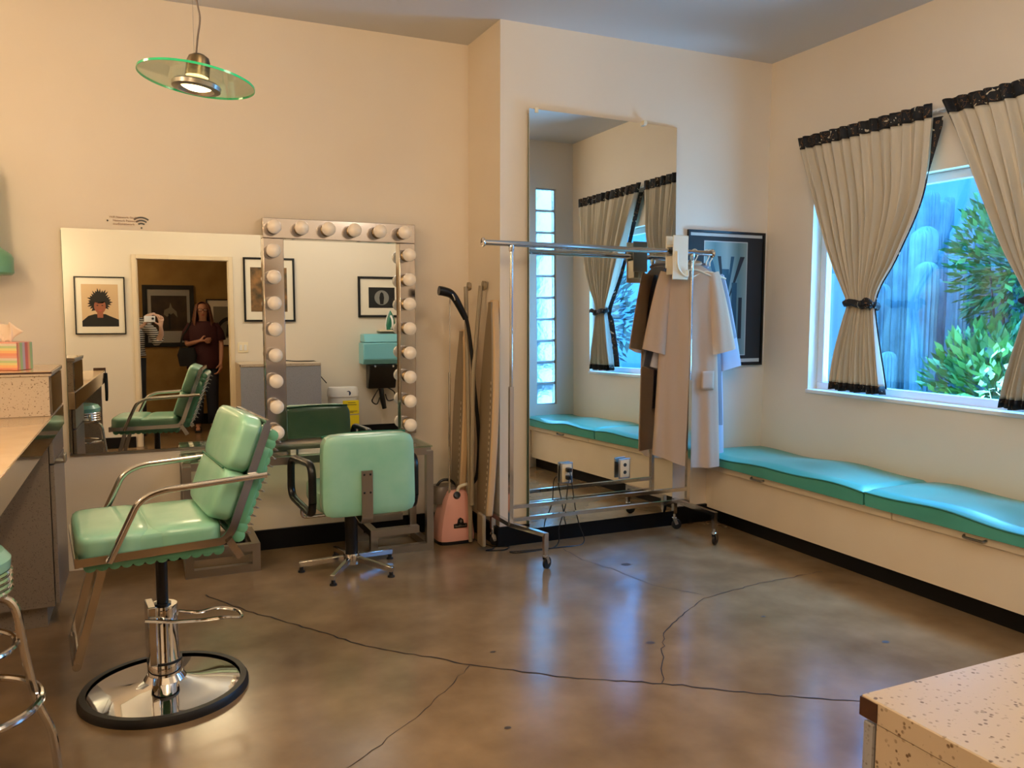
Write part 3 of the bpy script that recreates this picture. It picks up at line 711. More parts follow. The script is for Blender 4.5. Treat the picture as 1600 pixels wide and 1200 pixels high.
# mint pendant at the left edge
mp = thing('mint_wall_lamp', 'mint green glass lamp hanging at the wall, cut off by the left edge', 'lamp', (-.70,4.84,1.606))
MB().lathe([(.0,.004),(.112,.0),(.122,.010),(.122,.085),(.112,.105),(.070,.135),(.062,.150),(.052,.54),(.046,.550),(0,.550)], seg=48).build('shade', 'mintglass', mp, local=True)
MB().tube([(0,0,.545),(0,0,H-1.606)], .004, 6).build('cord', 'blackpla', mp, local=True)

# ================================================================ WIFI SIGN
ws = thing('wifi_sign', 'small wifi notice lettered on the wall above the wide mirror', 'sign', (-.05,DA-.002,1.90))
def text_mesh(body, size, loc, m3=None):
    c = bpy.data.curves.new('t', 'FONT'); c.body = body; c.size = size; c.extrude = .0002
    o = bpy.data.objects.new('t', c); COL.objects.link(o); bpy.context.view_layer.update()
    me = bpy.data.meshes.new_from_object(o.evaluated_get(bpy.context.evaluated_depsgraph_get()))
    COL.objects.unlink(o); bpy.data.objects.remove(o)
    mtx = Matrix.Translation(Vector(loc)) @ (m3 if m3 else Matrix.Rotation(R(90),3,'X')).to_4x4()
    bm2 = bmesh.new(); bm2.from_mesh(me); bmesh.ops.transform(bm2, matrix=mtx, verts=bm2.verts[:]); bpy.data.meshes.remove(me)
    return bm2
lt = MB()
lt.merge(text_mesh('WiFi Network: Studio', .016, (-.140,DA-.002,1.930)))
lt.merge(text_mesh('Network Password:', .016, (-.122,DA-.002,1.912)))
lt.merge(text_mesh('studionetwork', .018, (-.122,DA-.002,1.894)))
lt.build('lettering', mat('faded_ink', (150,112,84), .7), ws, smooth=False)
MB().ball((-.148,DA-.003,1.915), .0045, (1,.4,1), 10, 6).build('pin', 'ink', ws)
wi = MB(); cx, cz = .019, 1.882
for r0 in (.020,.036,.052):
    a0, a1 = R(50), R(130); n = 12
    pts = [(cx+(r0+.009)*math.cos(a0+(a1-a0)*k/n),DA-.002,cz+(r0+.009)*math.sin(a0+(a1-a0)*k/n)) for k in range(n+1)]+[(cx+r0*math.cos(a1-(a1-a0)*k/n),DA-.002,cz+r0*math.sin(a1-(a1-a0)*k/n)) for k in range(n+1)]
    wi.prism(pts, (0,.0005,0))
wi.prism([(cx+.005*math.cos(k*PI/6),DA-.002,cz+.005*math.sin(k*PI/6)) for k in range(12)], (0,.0005,0))
wi.build('wifi_symbol', mat('grey_blue_ink', (92,92,88), .7), ws, smooth=False)

# ================================================================ STEAMER
sm = thing('garment_steamer', 'pink garment steamer with black hose and telescopic pole', 'steamer', (1.74,4.66,0))
def loft(mb, secs, cap=True):
    rings = [[mb.bm.verts.new(p) for p in s_] for s_ in secs]; n = len(rings[0])
    for A, B in zip(rings, rings[1:]):
        for k in range(n): mb.bm.faces.new((A[k],A[(k+1)%n],B[(k+1)%n],B[k]))
    if cap: mb.bm.faces.new(rings[0][::-1]); mb.bm.faces.new(rings[-1])
    return mb
def rrect(cx, cy, hx, hy, z, p=5, n=32):
    out = []
    for k in range(n):
        a = 2*PI*k/n; c, s_ = math.cos(a), math.sin(a); m_ = (abs(c)**p+abs(s_)**p)**(1/p); out.append(Vector((cx+hx*c/m_, cy+hy*s_/m_, z)))
    return out
cx, cy = 1.735, 4.71
MB_ = MB(); loft(MB_, [rrect(cx,cy,.118,.10,.0),rrect(cx,cy,.118,.10,.022)]); MB_.build('base', 'blackpla', sm)
b_ = MB(); loft(b_, [rrect(cx,cy,.120,.104,.022),rrect(cx,cy,.122,.106,.05),rrect(cx,cy,.116,.10,.10),rrect(cx+.004,cy,.100,.09,.19),rrect(cx+.01,cy,.082,.08,.27),rrect(cx+.014,cy,.062,.07,.315),rrect(cx+.014,cy,.05,.055,.325)])
b_.build('body', 'pink', sm)
tkk = MB(); loft(tkk, [rrect(cx-.045,cy+.05,.075,.075,.24),rrect(cx-.045,cy+.05,.075,.075,.31),rrect(cx-.04,cy+.05,.06,.06,.345)]); tkk.build('water_tank', 'greyplastic', sm)
MB().tube(smoothpath([(cx-.1,cy+.05,.32),(cx-.06,cy+.05,.372),(cx,cy+.05,.372),(cx+.04,cy+.05,.33)],5), .009, 8).build('tank_handle', 'blackpla', sm)
MB().lathe([(0,.018),(.020,.016),(.024,0),(.024,-.004),(0,-.004)], (1.735,4.640,.300), 20, Matrix.Rotation(R(62),3,'X')).build('dial', 'blackpla', sm)
em = MB(); ey = 4.604
em.prism([(1.705,ey,.104),(1.79,ey,.104),(1.79,ey,.128),(1.769,ey,.130),(1.764,ey,.156),(1.749,ey,.166),(1.734,ey,.156),(1.728,ey,.130),(1.705,ey,.128)], (0,.012,0))
e0 = em.build('emblem', 'blackpla', sm, smooth=False)
em = MB(); em.prism([(1.749,ey-.002,.158),(1.740,ey-.002,.146),(1.749,ey-.002,.134),(1.758,ey-.002,.146)], (0,.001,0))
for k in range(9): em.box((1.712+k*.0083,ey-.002,.111),(1.717+k*.0083,ey-.001,.111+(.012 if k in (0,3,4,8) else .008)))
em.build('emblem_mark', 'steel', e0, smooth=False)
MB().tube([(1.695,4.66,.30),(1.700,4.66,1.06)], .0065, 8).tube([(1.700,4.66,1.06),(1.703,4.66,1.515)], .003, 6).build('pole', 'chrome', sm)
MB().tube(smoothpath([(1.742,4.645,.31),(1.75,4.64,.35),(1.79,4.63,.365),(1.825,4.63,.362)],5), .010, 8).build('hose_elbow', 'plastic', sm)
hs = smoothpath([(1.82,4.63,.36),(1.855,4.62,.40),(1.872,4.62,.52),(1.872,4.62,.70),(1.845,4.62,.98),(1.825,4.62,1.20),(1.80,4.62,1.36),(1.775,4.62,1.42)], 8)
MB().tube(hs, .0115, 10).build('hose', 'blackpla', sm)
hh = smoothpath([(1.79,4.62,1.385),(1.755,4.62,1.45),(1.72,4.62,1.508),(1.69,4.615,1.535),(1.645,4.61,1.548),(1.615,4.61,1.552)], 5)
MB().tube(hh, [.018+.010*min(1,i/18) for i in range(len(hh))], 12).build('steam_head', 'blackpla', sm)
MB().torus((1.70,4.62,1.52), .032, .003, 20, 6, Euler((0,R(60),0)).to_matrix()).build('hook', 'plastic', sm)
tag(MB().tube(smoothpath([(1.82,4.80,.05),(1.86,4.62,.008),(1.90,4.44,.006),(1.83,4.40,.006),(1.93,4.37,.006),(1.99,4.42,.006),(1.90,4.46,.006)], 8), .0035, 6).build('black_cable', 'blackpla'), 'black power cord lying on the floor beside the pink steamer', 'cord')

# ================================================================ IRONING BOARDS (folded, leaning)
def iron_board(name, label, x, y0, lean, edge2, edge, zb, zt, wid, yaw_):
    t = thing(name, label, 'ironing board', (x,y0,0), yaw_)
    hl = (zt-zb); wat = lambda q_: wid*(1-.86*((q_-.42)/.58)**2.4) if q_ > .42 else wid*(1-.32*((.42-q_)/.42)**2)
    pts = []
    for k in range(29):      # outline: nose at the top, square tail at the bottom, in local YZ
        s_ = k/28; w = wid*(1-.86*((s_-.42)/.58)**2.4) if s_ > .42 else wid*(1-.32*((.42-s_)/.42)**2)
        pts.append((w, zb+hl*s_))
    pts[-1] = (.03, zt)
    outl = [(0,w,z) for w, z in pts]+[(0,-w,z) for w, z in reversed(pts)]
    sh = Matrix.Rotation(lean, 4, 'Y')
    m1 = MB(); m1.prism([sh @ Vector(p) for p in outl], (.044,0,0)); m1.build('padded_cover', 'boardfab', t, bevel=.010, **L_)
    m3_ = MB(); qs = [.03+.6*k/12 for k in range(13)]
    m3_.grid(lambda u, v: sh @ Vector((-.011, -wat(.03+.6*v)*(.97-.16*u), zb+hl*(.03+.6*v))), 1, 24); m3_.build('striped_lining', edge2, t, smooth=False, **L_)
    m2 = MB(); o2 = [(p[0],p[1]*.93,zb+(p[2]-zb)*.985+.006) for p in outl]; m2.prism([sh @ Vector((p[0]-.008,p[1],p[2])) for p in o2], (.012,0,0)); m2.build('board_underside', edge, t, smooth=False, **L_)
    return t, sh
t, sh = iron_board('ironing_board', 'folded ironing board with a tan padded cover, nearest the white corner', 1.845, 4.52, R(2.5), 'boardstripe', 'underboard', .20, 1.50, .13, R(-6))
for dy, top in ((-.06,1.60),(.10,1.60)):
    pass
MB().tube([(1.905,4.66,1.585),(1.835,4.60,1.05),(1.808,4.56,.25)], .0135, 10).build('leg', 'boardleg', t, **dict(local=True)) if False else None
def wl(t_, pts): 
    inv = (Matrix.Translation(t_.location) @ t_.rotation_euler.to_matrix().to_4x4()).inverted(); return [inv @ Vector(p_) for p_ in pts]
MB().tube(wl(t,[(1.905,4.66,1.585),(1.830,4.60,1.05),(1.803,4.56,.25)]), .0135, 10).build('leg', 'boardleg', t, **L_)
MB().lathe([(0,.012),(.026,.012),(.030,.004),(.030,-.008),(0,-.008)], wl(t,[(1.925,4.66,1.588)])[0], 18, Matrix.Rotation(R(90),3,'Y')).build('foot_cap', 'boardleg', t, **L_)
MB().box((-.028,-.13,.03),(-.004,-.02,.22)).build('tail_plate', 'boardleg', t, bevel=.006, **L_)
t2, sh = iron_board('ironing_board', 'second folded ironing board with striped cover edge, behind the steamer hose', 1.765, 4.78, R(2.5), 'boardstripe', 'underboard', .16, 1.32, .11, R(-6))
MB().tube(wl(t2,[(1.822,4.70,1.58),(1.806,4.63,1.0),(1.80,4.57,.02)]), .0135, 10).build('leg', 'boardleg', t2, **L_)
MB().lathe([(0,.012),(.022,.012),(.026,.004),(.026,-.008),(0,-.008)], wl(t2,[(1.842,4.70,1.583)])[0], 18, Matrix.Rotation(R(90),3,'Y')).build('foot_cap', 'boardleg', t2, **L_)

# ================================================================ CLOTHES RAIL
cy0 = 4.235
rk = thing('garment_rack', 'rolling chrome garment rack standing in front of the tall mirror', 'clothes rack', (2.53,cy0,0))
xl, xr_ = 1.918, 3.165
MB().tube([(1.745,cy0,1.812),(3.32,cy0,1.800)], .0165, 16).build('hanging_rail', 'chrome', rk)
for x in (1.745,3.32):
    MB().lathe([(0,.006),(.026,.005),(.028,0),(.026,-.005),(0,-.006)], (x,cy0,1.812 if x < 2 else 1.800), 20, Matrix.Rotation(R(90),3,'Y')).build('rail_end_cap', 'polchrome', rk)
for x, top in ((xl,1.795),(xr_,1.785)):
    MB().box((x-.012,cy0-.012,.195),(x+.012,cy0+.012,1.0)).tube([(x,cy0,1.0),(x,cy0,top)], .0095, 12).build('upright', 'chrome', rk)
    MB().lathe([(0,.02),(.015,.018),(.017,-.01),(.013,-.03),(0,-.03)], (x,cy0,top), 16).build('rail_bracket', 'chrome', rk)
    dxf, dxr = (.085,-.0) if x < 2 else (.0,.06)
    yF, yR = 3.955, 4.50 if x < 2 else 4.37
    ft = MB(); ft.flatpath([(x+dxf,yF,.105),(x+dxf,yF,.195),(x+dxf*.0,cy0,.195),(x,yR,.195),(x,yR,.105)], .026, .026, (1,0,0))
    ft.build('foot', 'chrome', rk, smooth=False)
    for (wx, wy, ang) in ((x+dxf,yF,.5),(x,yR,-.3)):
        cs = MB(); cs.lathe([(0,.105),(.013,.105),(.013,.082),(.018,.078),(.018,.07),(0,.07)], (wx,wy,0), 16)
        c_, s_ = math.cos(ang), math.sin(ang)
        for sd in (-1,1):
            o_ = Vector((-s_*sd*.014, c_*sd*.014, 0)); base = Vector((wx,wy,.072)); ax = Vector((wx+c_*.016,wy+s_*.016,.033))
            cs.bar(base+o_, ax+o_, .003, .022, up=(c_,s_,0))
        cst = cs.build('caster_fork', 'chrome', rk)
        m3 = Matrix.Rotation(ang,3,'Z') @ Matrix.Rotation(R(90),3,'X')
        MB().lathe([(0,.011),(.012,.012),(.026,.010),(.033,.007),(.033,-.007),(.026,-.010),(.012,-.012),(0,-.011)], (wx+c_*.016,wy+s_*.016,.033), 28, m3).build('wheel', 'blackrub', cst)
for y, z0 in ((cy0-.10,.298),(cy0+.0,.222)):
    MB().box((xl,cy0-.011+ (z0<.25)*.0,z0-.011),(xr_,cy0+.011,z0+.011)).build('shelf_bar', 'chrome', rk, smooth=False)
# gowns
def gown(name, label, hx, hy, ang, m, sw_, z_top, z_hem, gap, sleeve, seed, pocket=None, slen=.40, dz=1, back=.04):
    """hangs from (hx,hy); ang turns the width axis"""
    rnd = random.Random(seed); t = thing(name, label, 'gown', (hx,hy+back,z_top), ang, group='salon gowns on the rack')
    L0 = z_top-z_hem; ph = rnd.uniform(0,6)
    def prof(v):   # half width, half depth at drop fraction
        d = v*L0
        if d < .09: a = .055+(sw_-.055)*(d/.09)**.8; b = .030+.012*(d/.09)
        elif d < .45: a = sw_+.0*(d-.09); b = .042+.02*(d-.09)
        else: a = sw_+.035*(d-.45)/(L0-.45); b = .050+.012*(d-.45)
        return a, b*dz
    def fn(u, v):
        a, b = prof(v); g_ = gap*max(0,(v-.05))**1.2; th = g_+(2*PI-2*g_)*u
        fold = 1+.26*min(1,v*3)*math.sin(5*th+ph+1.2*v)+.13*min(1,v*3)*math.sin(9*th+ph*2-2*v)
        x = a*math.sin(th)*(1+.05*min(1,v*2)*math.sin(4*th+ph)); y = -b*math.cos(th)*fold
        return Vector((x, y, -v*L0-.006*math.sin(3*th+ph)*v-(.05*v**4)*math.sin(th+.6)))
    bd = MB(); bd.grid(fn, 72, 40); bd.build('robe_body', m, t, **L_)
    for sd in (-1,1):
        def sl(u, v, sd=sd):
            th = 2*PI*u; c = Vector((sd*(sw_-.045+(.055+sleeve)*v**.8), -.01*v, -.060-slen*v)); wv = .052+.030*v; dv = (.028+.022*v)*dz
            fold = 1+.10*math.sin(4*th+ph+2*v)
            dirw = Vector((.96*sd,0,.25)); p = c+dirw*math.cos(th)*wv*fold+Vector((0,1,0))*math.sin(th)*dv*fold
            return p
        sm_ = MB(); sm_.grid(sl, 30, 16, cu=True); sm_.build('sleeve', m, t, **L_)
    cl = MB(); cl.tube([(.062*math.cos(a),.034*math.sin(a),.006-.02*math.cos(a-1.57*3)*.5) for a in [2*PI*k/20 for k in range(20)]], .010, 8, closed=True, sy=1.6); cl.build('collar', m, t, **L_)
    if pocket:
        x0, z0 = pocket; pk = MB(); pk.grid(lambda u, v: Vector((x0+.09*u, -.052+.026*u-.004*math.sin(PI*u), z0-.12*v)), 6, 6); pk.build('pocket', m, t, solid=.0015, **L_)
    # hanger
    hgr = thing('clothes_hanger', 'white plastic hanger holding the %s' % label.split(' salon')[0] + ' gown', 'hanger', (hx,hy,z_top), ang, group='white hangers on the rack')
    h_ = MB(); zz = 1.80-z_top
    hk = [(0,0,.0),(0,0,zz-.055),(.012,0,zz-.035),(.021,0,zz-.01),(.016,0,zz+.014),(0,0,zz+.0225),(-.016,0,zz+.014),(-.021,0,zz-.004)]
    h_.tube(smoothpath(hk,5), .0038, 8); h_.build('hook', 'plastic', hgr, **L_)
    MB().tube(fillet([(-sw_+.07,0,-.078),(0,0,-.03),(sw_-.07,0,-.078)], .04), .006, 8, sy=1.5).build('shoulder_bar', 'plastic', hgr, **L_)
    return t
gown('salon_gown', 'beige short-sleeved salon gown hanging open behind the rack upright', 3.182, cy0, R(-20), 'gown1', .178, 1.735, .475, .10, .035, 3, pocket=(.075,-.68), slen=.50, dz=.8, back=.045)
gown('salon_gown', 'grey salon gown squeezed between the beige and the white gown', 3.275, cy0+.0, R(-9), 'gown2', .175, 1.725, .74, .05, .03, 5, slen=.42, dz=.4, back=.09)
gown('salon_gown', 'white salon gown at the bar end, nearest the poster', 3.303, cy0+.0, R(-7), 'gown3', .185, 1.72, .53, .05, .065, 9, slen=.60, dz=.4, back=.125)
# plastic clip hanger bundle
hb = thing('clip_hanger', 'cream plastic clip hanger bunched on the bar left of the gowns', 'hanger', (3.04,cy0,1.62))
m_ = MB(); m_.rbox((2.985,cy0-.048,1.63),(3.10,cy0-.040,1.90), .003, 1); m_.rbox((2.985,cy0+.026,1.70),(3.10,cy0+.034,1.90), .003, 1); m_.build('side_plates', 'plastic', hb)
m_ = MB()
for k in range(4): m_.rbox((2.992+k*.028,cy0-.047,1.66),(2.999+k*.028,cy0+.030,1.775), .002, 1)
m_.rbox((2.99,cy0-.046,1.828),(3.095,cy0+.03,1.845), .003, 1)
m_.build('fins', 'plastic', hb)
m_ = MB(); m_.tube(smoothpath([(3.01,cy0-.055,1.80),(3.01,cy0-.058,1.72),(3.04,cy0-.06,1.67),(3.085,cy0-.06,1.65),(3.085,cy0-.058,1.69)],5), .007, 8); m_.build('hook', 'plastic', hb)

# ================================================================ PICTURES
def picture(name, label, x0, x1, z0, z1, yw, facing, fw_, mtop, art, framemat='black', matmat='paper', cat='picture'):
    """hung on a wall plane y=yw; facing +1 looks to +Y"""
    f_ = facing; t = thing(name, label, cat, ((x0+x1)/2, yw, z0))
    def yb_(a, b): return sorted((yw+f_*a, yw+f_*b))
    fr_ = MB(); ya, yc = yb_(.002,.024)
    fr_.box((x0,ya,z0),(x1,yc,z0+fw_)); fr_.box((x0,ya,z1-fw_),(x1,yc,z1)); fr_.box((x0,ya,z0+fw_),(x0+fw_,yc,z1-fw_)); fr_.box((x1-fw_,ya,z0+fw_),(x1,yc,z1-fw_))
    fr_.build('frame', framemat, t, smooth=False)
    ya, yc = yb_(.003,.012); MB().box((x0+fw_,ya,z0+fw_),(x1-fw_,yc,z1-fw_)).build('mat_board', matmat, t, smooth=False)
    art(t, lambda x, z, k=0: Vector((x, yw+f_*(.0128+.0006*k), z)))
    return t
def flat(t, nm, m, pts): MB().poly(pts).build(nm, m, t, smooth=False)
def quad(p, x0, x1, z0, z1, k=0): return [p(x0,z0,k),p(x1,z0,k),p(x1,z1,k),p(x0,z1,k)]
# portrait
M['tanprint'] = mat('tan_print', (206,178,142), .6); M['hairprint'] = mat('hair_print', (28,24,20), .7); M['faceprint'] = mat('face_print', (150,88,62), .6); M['topprint'] = mat('top_print', (20,18,16), .7); M['lipprint'] = mat('lip_print', (176,82,74), .6)
def art1(t, p):
    X0, X1, Z0, Z1 = -.70, -.345, 1.335, 1.79; cx = -.525
    flat(t, 'print_ground', 'tanprint', quad(p,X0,X1,Z0,Z1))
    flat(t, 'print_shoulders', 'topprint', [p(X0,Z0,1),p(X1,Z0,1),p(X1,Z0+.075,1),p(X1-.09,Z0+.115,1),p(cx+.05,Z0+.135,1),p(cx-.05,Z0+.135,1),p(X0+.06,Z0+.115,1),p(X0,Z0+.06,1)])
    hr = []
    rnd = random.Random(4)
    for k in range(44):
        a = -.25*PI+1.5*PI*k/43; rr_ = (.125 if k%2 else .092)*(1+rnd.uniform(-.1,.12)); hr.append(p(cx+rr_*math.cos(a)*.95, 1.60+rr_*math.sin(a)*1.12, 2))
    flat(t, 'print_hair', 'hairprint', hr)
    flat(t, 'print_neck', 'faceprint', [p(cx-.028,1.43,3),p(cx+.028,1.43,3),p(cx+.03,1.52,3),p(cx-.03,1.52,3)])
    flat(t, 'print_face', 'faceprint', [p(cx+.057*math.cos(a),1.555+.080*math.sin(a),4) for a in [2*PI*k/24 for k in range(24)]])
    fr2 = [p(cx+.062*math.cos(a),1.60+.055*math.sin(a),5) for a in [PI*k/12 for k in range(13)]]+[p(cx+.03,1.585,5),p(cx+.0,1.60,5),p(cx-.03,1.585,5)]
    flat(t, 'print_fringe', 'hairprint', fr2)
    for sx_ in (-1,1): flat(t, 'print_eye', 'hairprint', [p(cx+sx_*.024+.010*math.cos(a),1.563+.005*math.sin(a),6) for a in [2*PI*k/10 for k in range(10)]])
    flat(t, 'print_mouth', 'lipprint', [p(cx+.018*math.cos(a),1.508+.007*math.sin(a),6) for a in [2*PI*k/12 for k in range(12)]])
picture('portrait_picture', 'framed portrait of a person with spiky dark hair, reflected left of the doorway', -.768, -.276, 1.252, 1.872, FW, 1, .012, .05, art1)
M['brownprint'] = mat('brown_print', (66,60,40), .6, col2=(150,110,66), nscale=9, detail=5)
def art2(t, p): flat(t, 'print', 'brownprint', quad(p,1.035,1.442,1.50,2.01))
picture('framed_picture', 'tall black-framed brown photograph with wide white mat, reflected right of the doorway', .957,1.53,1.385,2.122, FW, 1, .022,.05, art2)
M['greyprint'] = mat('grey_print', (130,132,130), .6); M['blackprint'] = mat('black_print', (14,15,17), .5)
def art3(t, p):
    flat(t, 'print', 'blackprint', quad(p,2.405,2.73,1.55,1.80))
    cx, cz = 2.567, 1.675
    flat(t, 'print_disc', 'greyprint', [p(cx+.09*math.cos(a),cz+.09*math.sin(a),1) for a in [2*PI*k/28 for k in range(28)]])
    flat(t, 'print_figure', 'blackprint', [p(cx-.02,cz-.08,2),p(cx+.02,cz-.08,2),p(cx+.03,cz+.0,2),p(cx+.02,cz+.05,2),p(cx,cz+.07,2),p(cx-.02,cz+.05,2),p(cx-.03,cz,2)])
picture('framed_picture', 'small square black-framed picture of a grey disc, reflected above the iron', 2.275,2.86,1.435,1.93, FW, 1, .028,.05, art3)
M['duskprint'] = mat('dusk_print', (44,34,26), .6, col2=(72,56,42), nscale=6); M['paleprint'] = mat('pale_print', (128,122,110), .6); M['matgrey'] = mat('grey_mat_board', (160,160,158), .7)
def art4(t, p):
    flat(t, 'print', 'duskprint', quad(p,-.05,.39,1.27,1.74))
    cx, cz = .17, 1.53
    flat(t, 'print_bird', 'paleprint', [p(cx-.07,cz-.04,1),p(cx-.03,cz-.07,1),p(cx+.05,cz-.02,1),p(cx+.10,cz-.08,1),p(cx+.09,cz+.0,1),p(cx+.04,cz+.05,1),p(cx+.015,cz+.12,1),p(cx,cz+.05,1),p(cx-.06,cz+.02,1)])
    flat(t, 'print_stand', 'blackprint', [p(cx-.012,1.29,2),p(cx+.012,1.29,2),p(cx+.012,cz-.03,2),p(cx-.012,cz-.03,2)])
picture('large_framed_picture', 'large black-framed dark photograph on the ochre wall beyond the doorway', -.155,.482,1.06,1.88, YB2, 1, .055,.1, art4, matmat='matgrey')
def art5(t, p):
    flat(t, 'print', 'paleprint', quad(p,.725,1.12,1.17,1.60))
    cx, cz = .93, 1.20
    arc = [p(cx+.19*math.cos(a),cz+.26*math.sin(a),1) for a in [PI*k/16 for k in range(17)]]+[p(cx-.15*math.cos(a),cz+.21*math.sin(a),1) for a in [PI*k/16 for k in range(17)]]
    flat(t, 'print_arch', 'blackprint', arc)
    flat(t, 'print_shape', 'blackprint', [p(cx-.05,1.19,1),p(cx+.05,1.19,1),p(cx+.04,1.33,1),p(cx-.03,1.36,1)])
picture('framed_picture', 'thin-framed picture of a dark arch, half hidden behind the woman', .632,1.21,1.06,1.70, YB2, 1, .014,.1, art5)
# poster in the alcove (plain generic stand-in print)
M['darkmat'] = mat('dark_mat_board', (28,30,31), .6); M['tealprint'] = ramp_mat('teal_print', [(0,(150,172,166)),(.5,(92,124,122)),(1,(150,172,166))], 'X', 5, .4, constant=False)
M['tealdark'] = mat('teal_dark_print', (30,72,86), .4); M['stripw'] = mat('pale_strip', (196,200,196), .5)
def artp(t, p):
    X0, X1, Z0, Z1 = 3.425, 3.79, 1.135, 1.905
    flat(t, 'print_strip', 'stripw', quad(p,3.31,3.915,1.935,1.955)); flat(t, 'print_strip', 'stripw', quad(p,3.31,3.915,1.088,1.112))
    flat(t, 'print_border', 'stripw', quad(p,X0,X1,Z0,Z1)); flat(t, 'print_ground', 'tealprint', quad(p,X0+.006,X1-.006,Z0+.006,Z1-.006,1))
    cx = 3.61
    for k, (a0, a1) in enumerate(((.05,.16),(.30,.38),(.62,.70),(.84,.95))):
        flat(t, 'print_ray', 'tealdark' if k%2 == 0 else 'darkmat', [p(cx,1.45,2),p(X0+.006+(X1-X0-.012)*a0,Z1-.10,2),p(X0+.006+(X1-X0-.012)*a1,Z1-.10,2)])
    for k, (a, w, h) in enumerate(((3.50,.05,.34),(3.575,.06,.47),(3.66,.045,.38),(3.72,.03,.28))): flat(t, 'print_block', 'tealdark' if k != 3 else 'darkmat', quad(p,a,a+w,1.25,1.25+h,3))
picture('poster', 'black-framed tall poster with teal abstract print beside the hanging gowns', 3.293,3.935,1.066,1.972, DB, -1, .014,.05, artp, matmat='darkmat', cat='poster')
# light switch
lsw = thing('light_switch', 'white double light switch beside the doorway, seen in the mirror', 'switch', (.935,FW,1.03))
MB().rbox((.877,FW+.001,1.03),(.992,FW+.008,1.148), .003, 2).build('plate', 'plastic', lsw)
for x in (.895,.945): MB().rbox((x,FW+.008,1.055),(x+.03,FW+.013,1.12), .002, 1).build('rocker', 'white', lsw)

# ================================================================ SPECKLED FRONT CABINET (lower right)
cz = .925; cX0, cY1 = .842, .745
fc = thing('speckled_cabinet', 'speckled laminate cabinet with brown corner edge at the lower right', 'cabinet', (1.27,.4,0))
MB().rbox((cX0,FW+.02,cz-.030),(1.70,cY1,cz), .0015, 1).build('top', 'speckle', fc)
MB().box((cX0+.002,FW+.02,.09),(1.698,cY1-.024,cz-.031)).build('body', 'speckle', fc, smooth=False)
MB().box((cX0+.03,FW+.03,0),(1.66,cY1-.07,.09)).build('toe_kick', 'base', fc, smooth=False)
for a, b in ((cX0+.002,1.268),(1.272,1.698)): MB().rbox((a,cY1-.020,.10),(b,cY1-.002,cz-.034), .002, 1).build('door', 'doorgrey', fc)
MB().box((cX0-.0012,cY1-.026,cz-.028),(cX0+.004,cY1+.0015,cz-.003)).build('edge_cap', 'brown', fc, smooth=False)
# cord on the cabinet seen in the mirror
tag(MB().tube(smoothpath([(1.12,.45,cz+.008),(1.25,.50,cz+.03),(1.45,.48,cz+.012),(1.62,.40,cz+.006),(1.715,.30,cz-.01),(1.74,.25,.80),(1.85,.22,.66)], 7), .006, 8).build('black_cable', 'blackpla'), 'black cord draped over the cabinet to the white bin, seen in the mirror', 'cord')
# white bin with yellow notices
bn = thing('white_bin', 'white flip-top bin with blue emblem and yellow notices, seen in the mirror', 'bin', (2.08,.28,0))
b_ = MB(); loft(b_, [rrect(2.03,.27,.165,.12,0,3),rrect(2.03,.27,.175,.13,.50,3)]); b_.build('body', 'white', bn)
b_ = MB(); loft(b_, [rrect(2.03,.27,.182,.137,.502,3),rrect(2.03,.27,.182,.137,.56,3),rrect(2.03,.27,.165,.12,.61,3)]); b_.build('lid', 'white', bn)
MB().lathe([(0,.002),(.028,.002),(.028,0),(0,0)], (2.07,.404,.545), 20, Matrix.Rotation(R(-90),3,'X')).build('emblem', mat('navy_emblem', (30,52,92), .4), bn)
yl = MB(); yl.box((2.0,.4035,.30),(2.19,.4060,.46)); y1 = yl.build('upper_notice', 'yellow', bn, smooth=False)
yl = MB(); yl.box((2.0,.4015,.12),(2.19,.4040,.285)); yl.build('lower_notice', 'yellow', bn, smooth=False)
yl = MB()
for z, a, b in ((.43,2.06,2.15),(.405,2.03,2.16),(.33,2.02,2.17),(.315,2.02,2.12)): yl.box((a,.4062,z),(b,.4068,z+.006))
yl.build('printed_lines', 'ink', y1, smooth=False)
# pale blue wall unit with iron
bu = thing('ironing_caddy', 'pale blue wall unit with a black underside below the iron, seen in the mirror', 'wall unit', (2.5,FW,.56))
def xprism(mb, yz, x0, x1): return mb.prism([(x0,y,z) for y, z in yz], (x1-x0,0,0))
xprism(MB(), [(FW,1.135),(.30,1.135),(.25,1.235),(FW,1.235)], 2.295, 2.76).build('lid', 'bluepl', bu, bevel=.01)
xprism(MB(), [(FW,.87),(.26,.87),(.31,.93),(.305,1.130),(FW,1.130)], 2.275, 2.78).build('housing', 'bluepl', bu, bevel=.012)
xprism(MB(), [(FW,.57),(.16,.57),(.24,.75),(.27,.865),(FW,.865)], 2.36, 2.70).build('underside', 'blackpla', bu, bevel=.01)
k_ = MB()
for x in (2.42,2.64): k_.lathe([(0,.018),(.014,.016),(.018,0),(0,0)], (x,.272,.845), 14, Matrix.Rotation(R(-90),3,'X'))
k_.build('knobs', 'chrome', bu)
hb2 = MB(); hb2.tube(smoothpath([(2.5,.15,.58),(2.44,.18,.50),(2.40,.18,.42),(2.46,.17,.38),(2.50,.16,.46)],6), .008, 8); hb2.tube(smoothpath([(2.6,.15,.58),(2.68,.17,.52),(2.68,.17,.44),(2.6,.17,.42),(2.57,.16,.5)],6), .008, 8)
hb2.build('hoses', 'blackpla', bu)
MB().tube([(2.52,.15,.57),(2.54,.15,.42),(2.56,.15,.32)], [.03,.034,.028], 12).build('nozzle', 'blackpla', bu)
wsf = tag(MB().rbox((2.50,FW+.001,1.262),(2.82,.22,1.280), .003, 1).build('wall_shelf', 'cream'), 'small cream wall shelf under the iron, seen in the mirror', 'shelf')
ir = thing('clothes_iron', 'green and white clothes iron standing upright on the small shelf', 'iron', (2.65,.13,1.281))
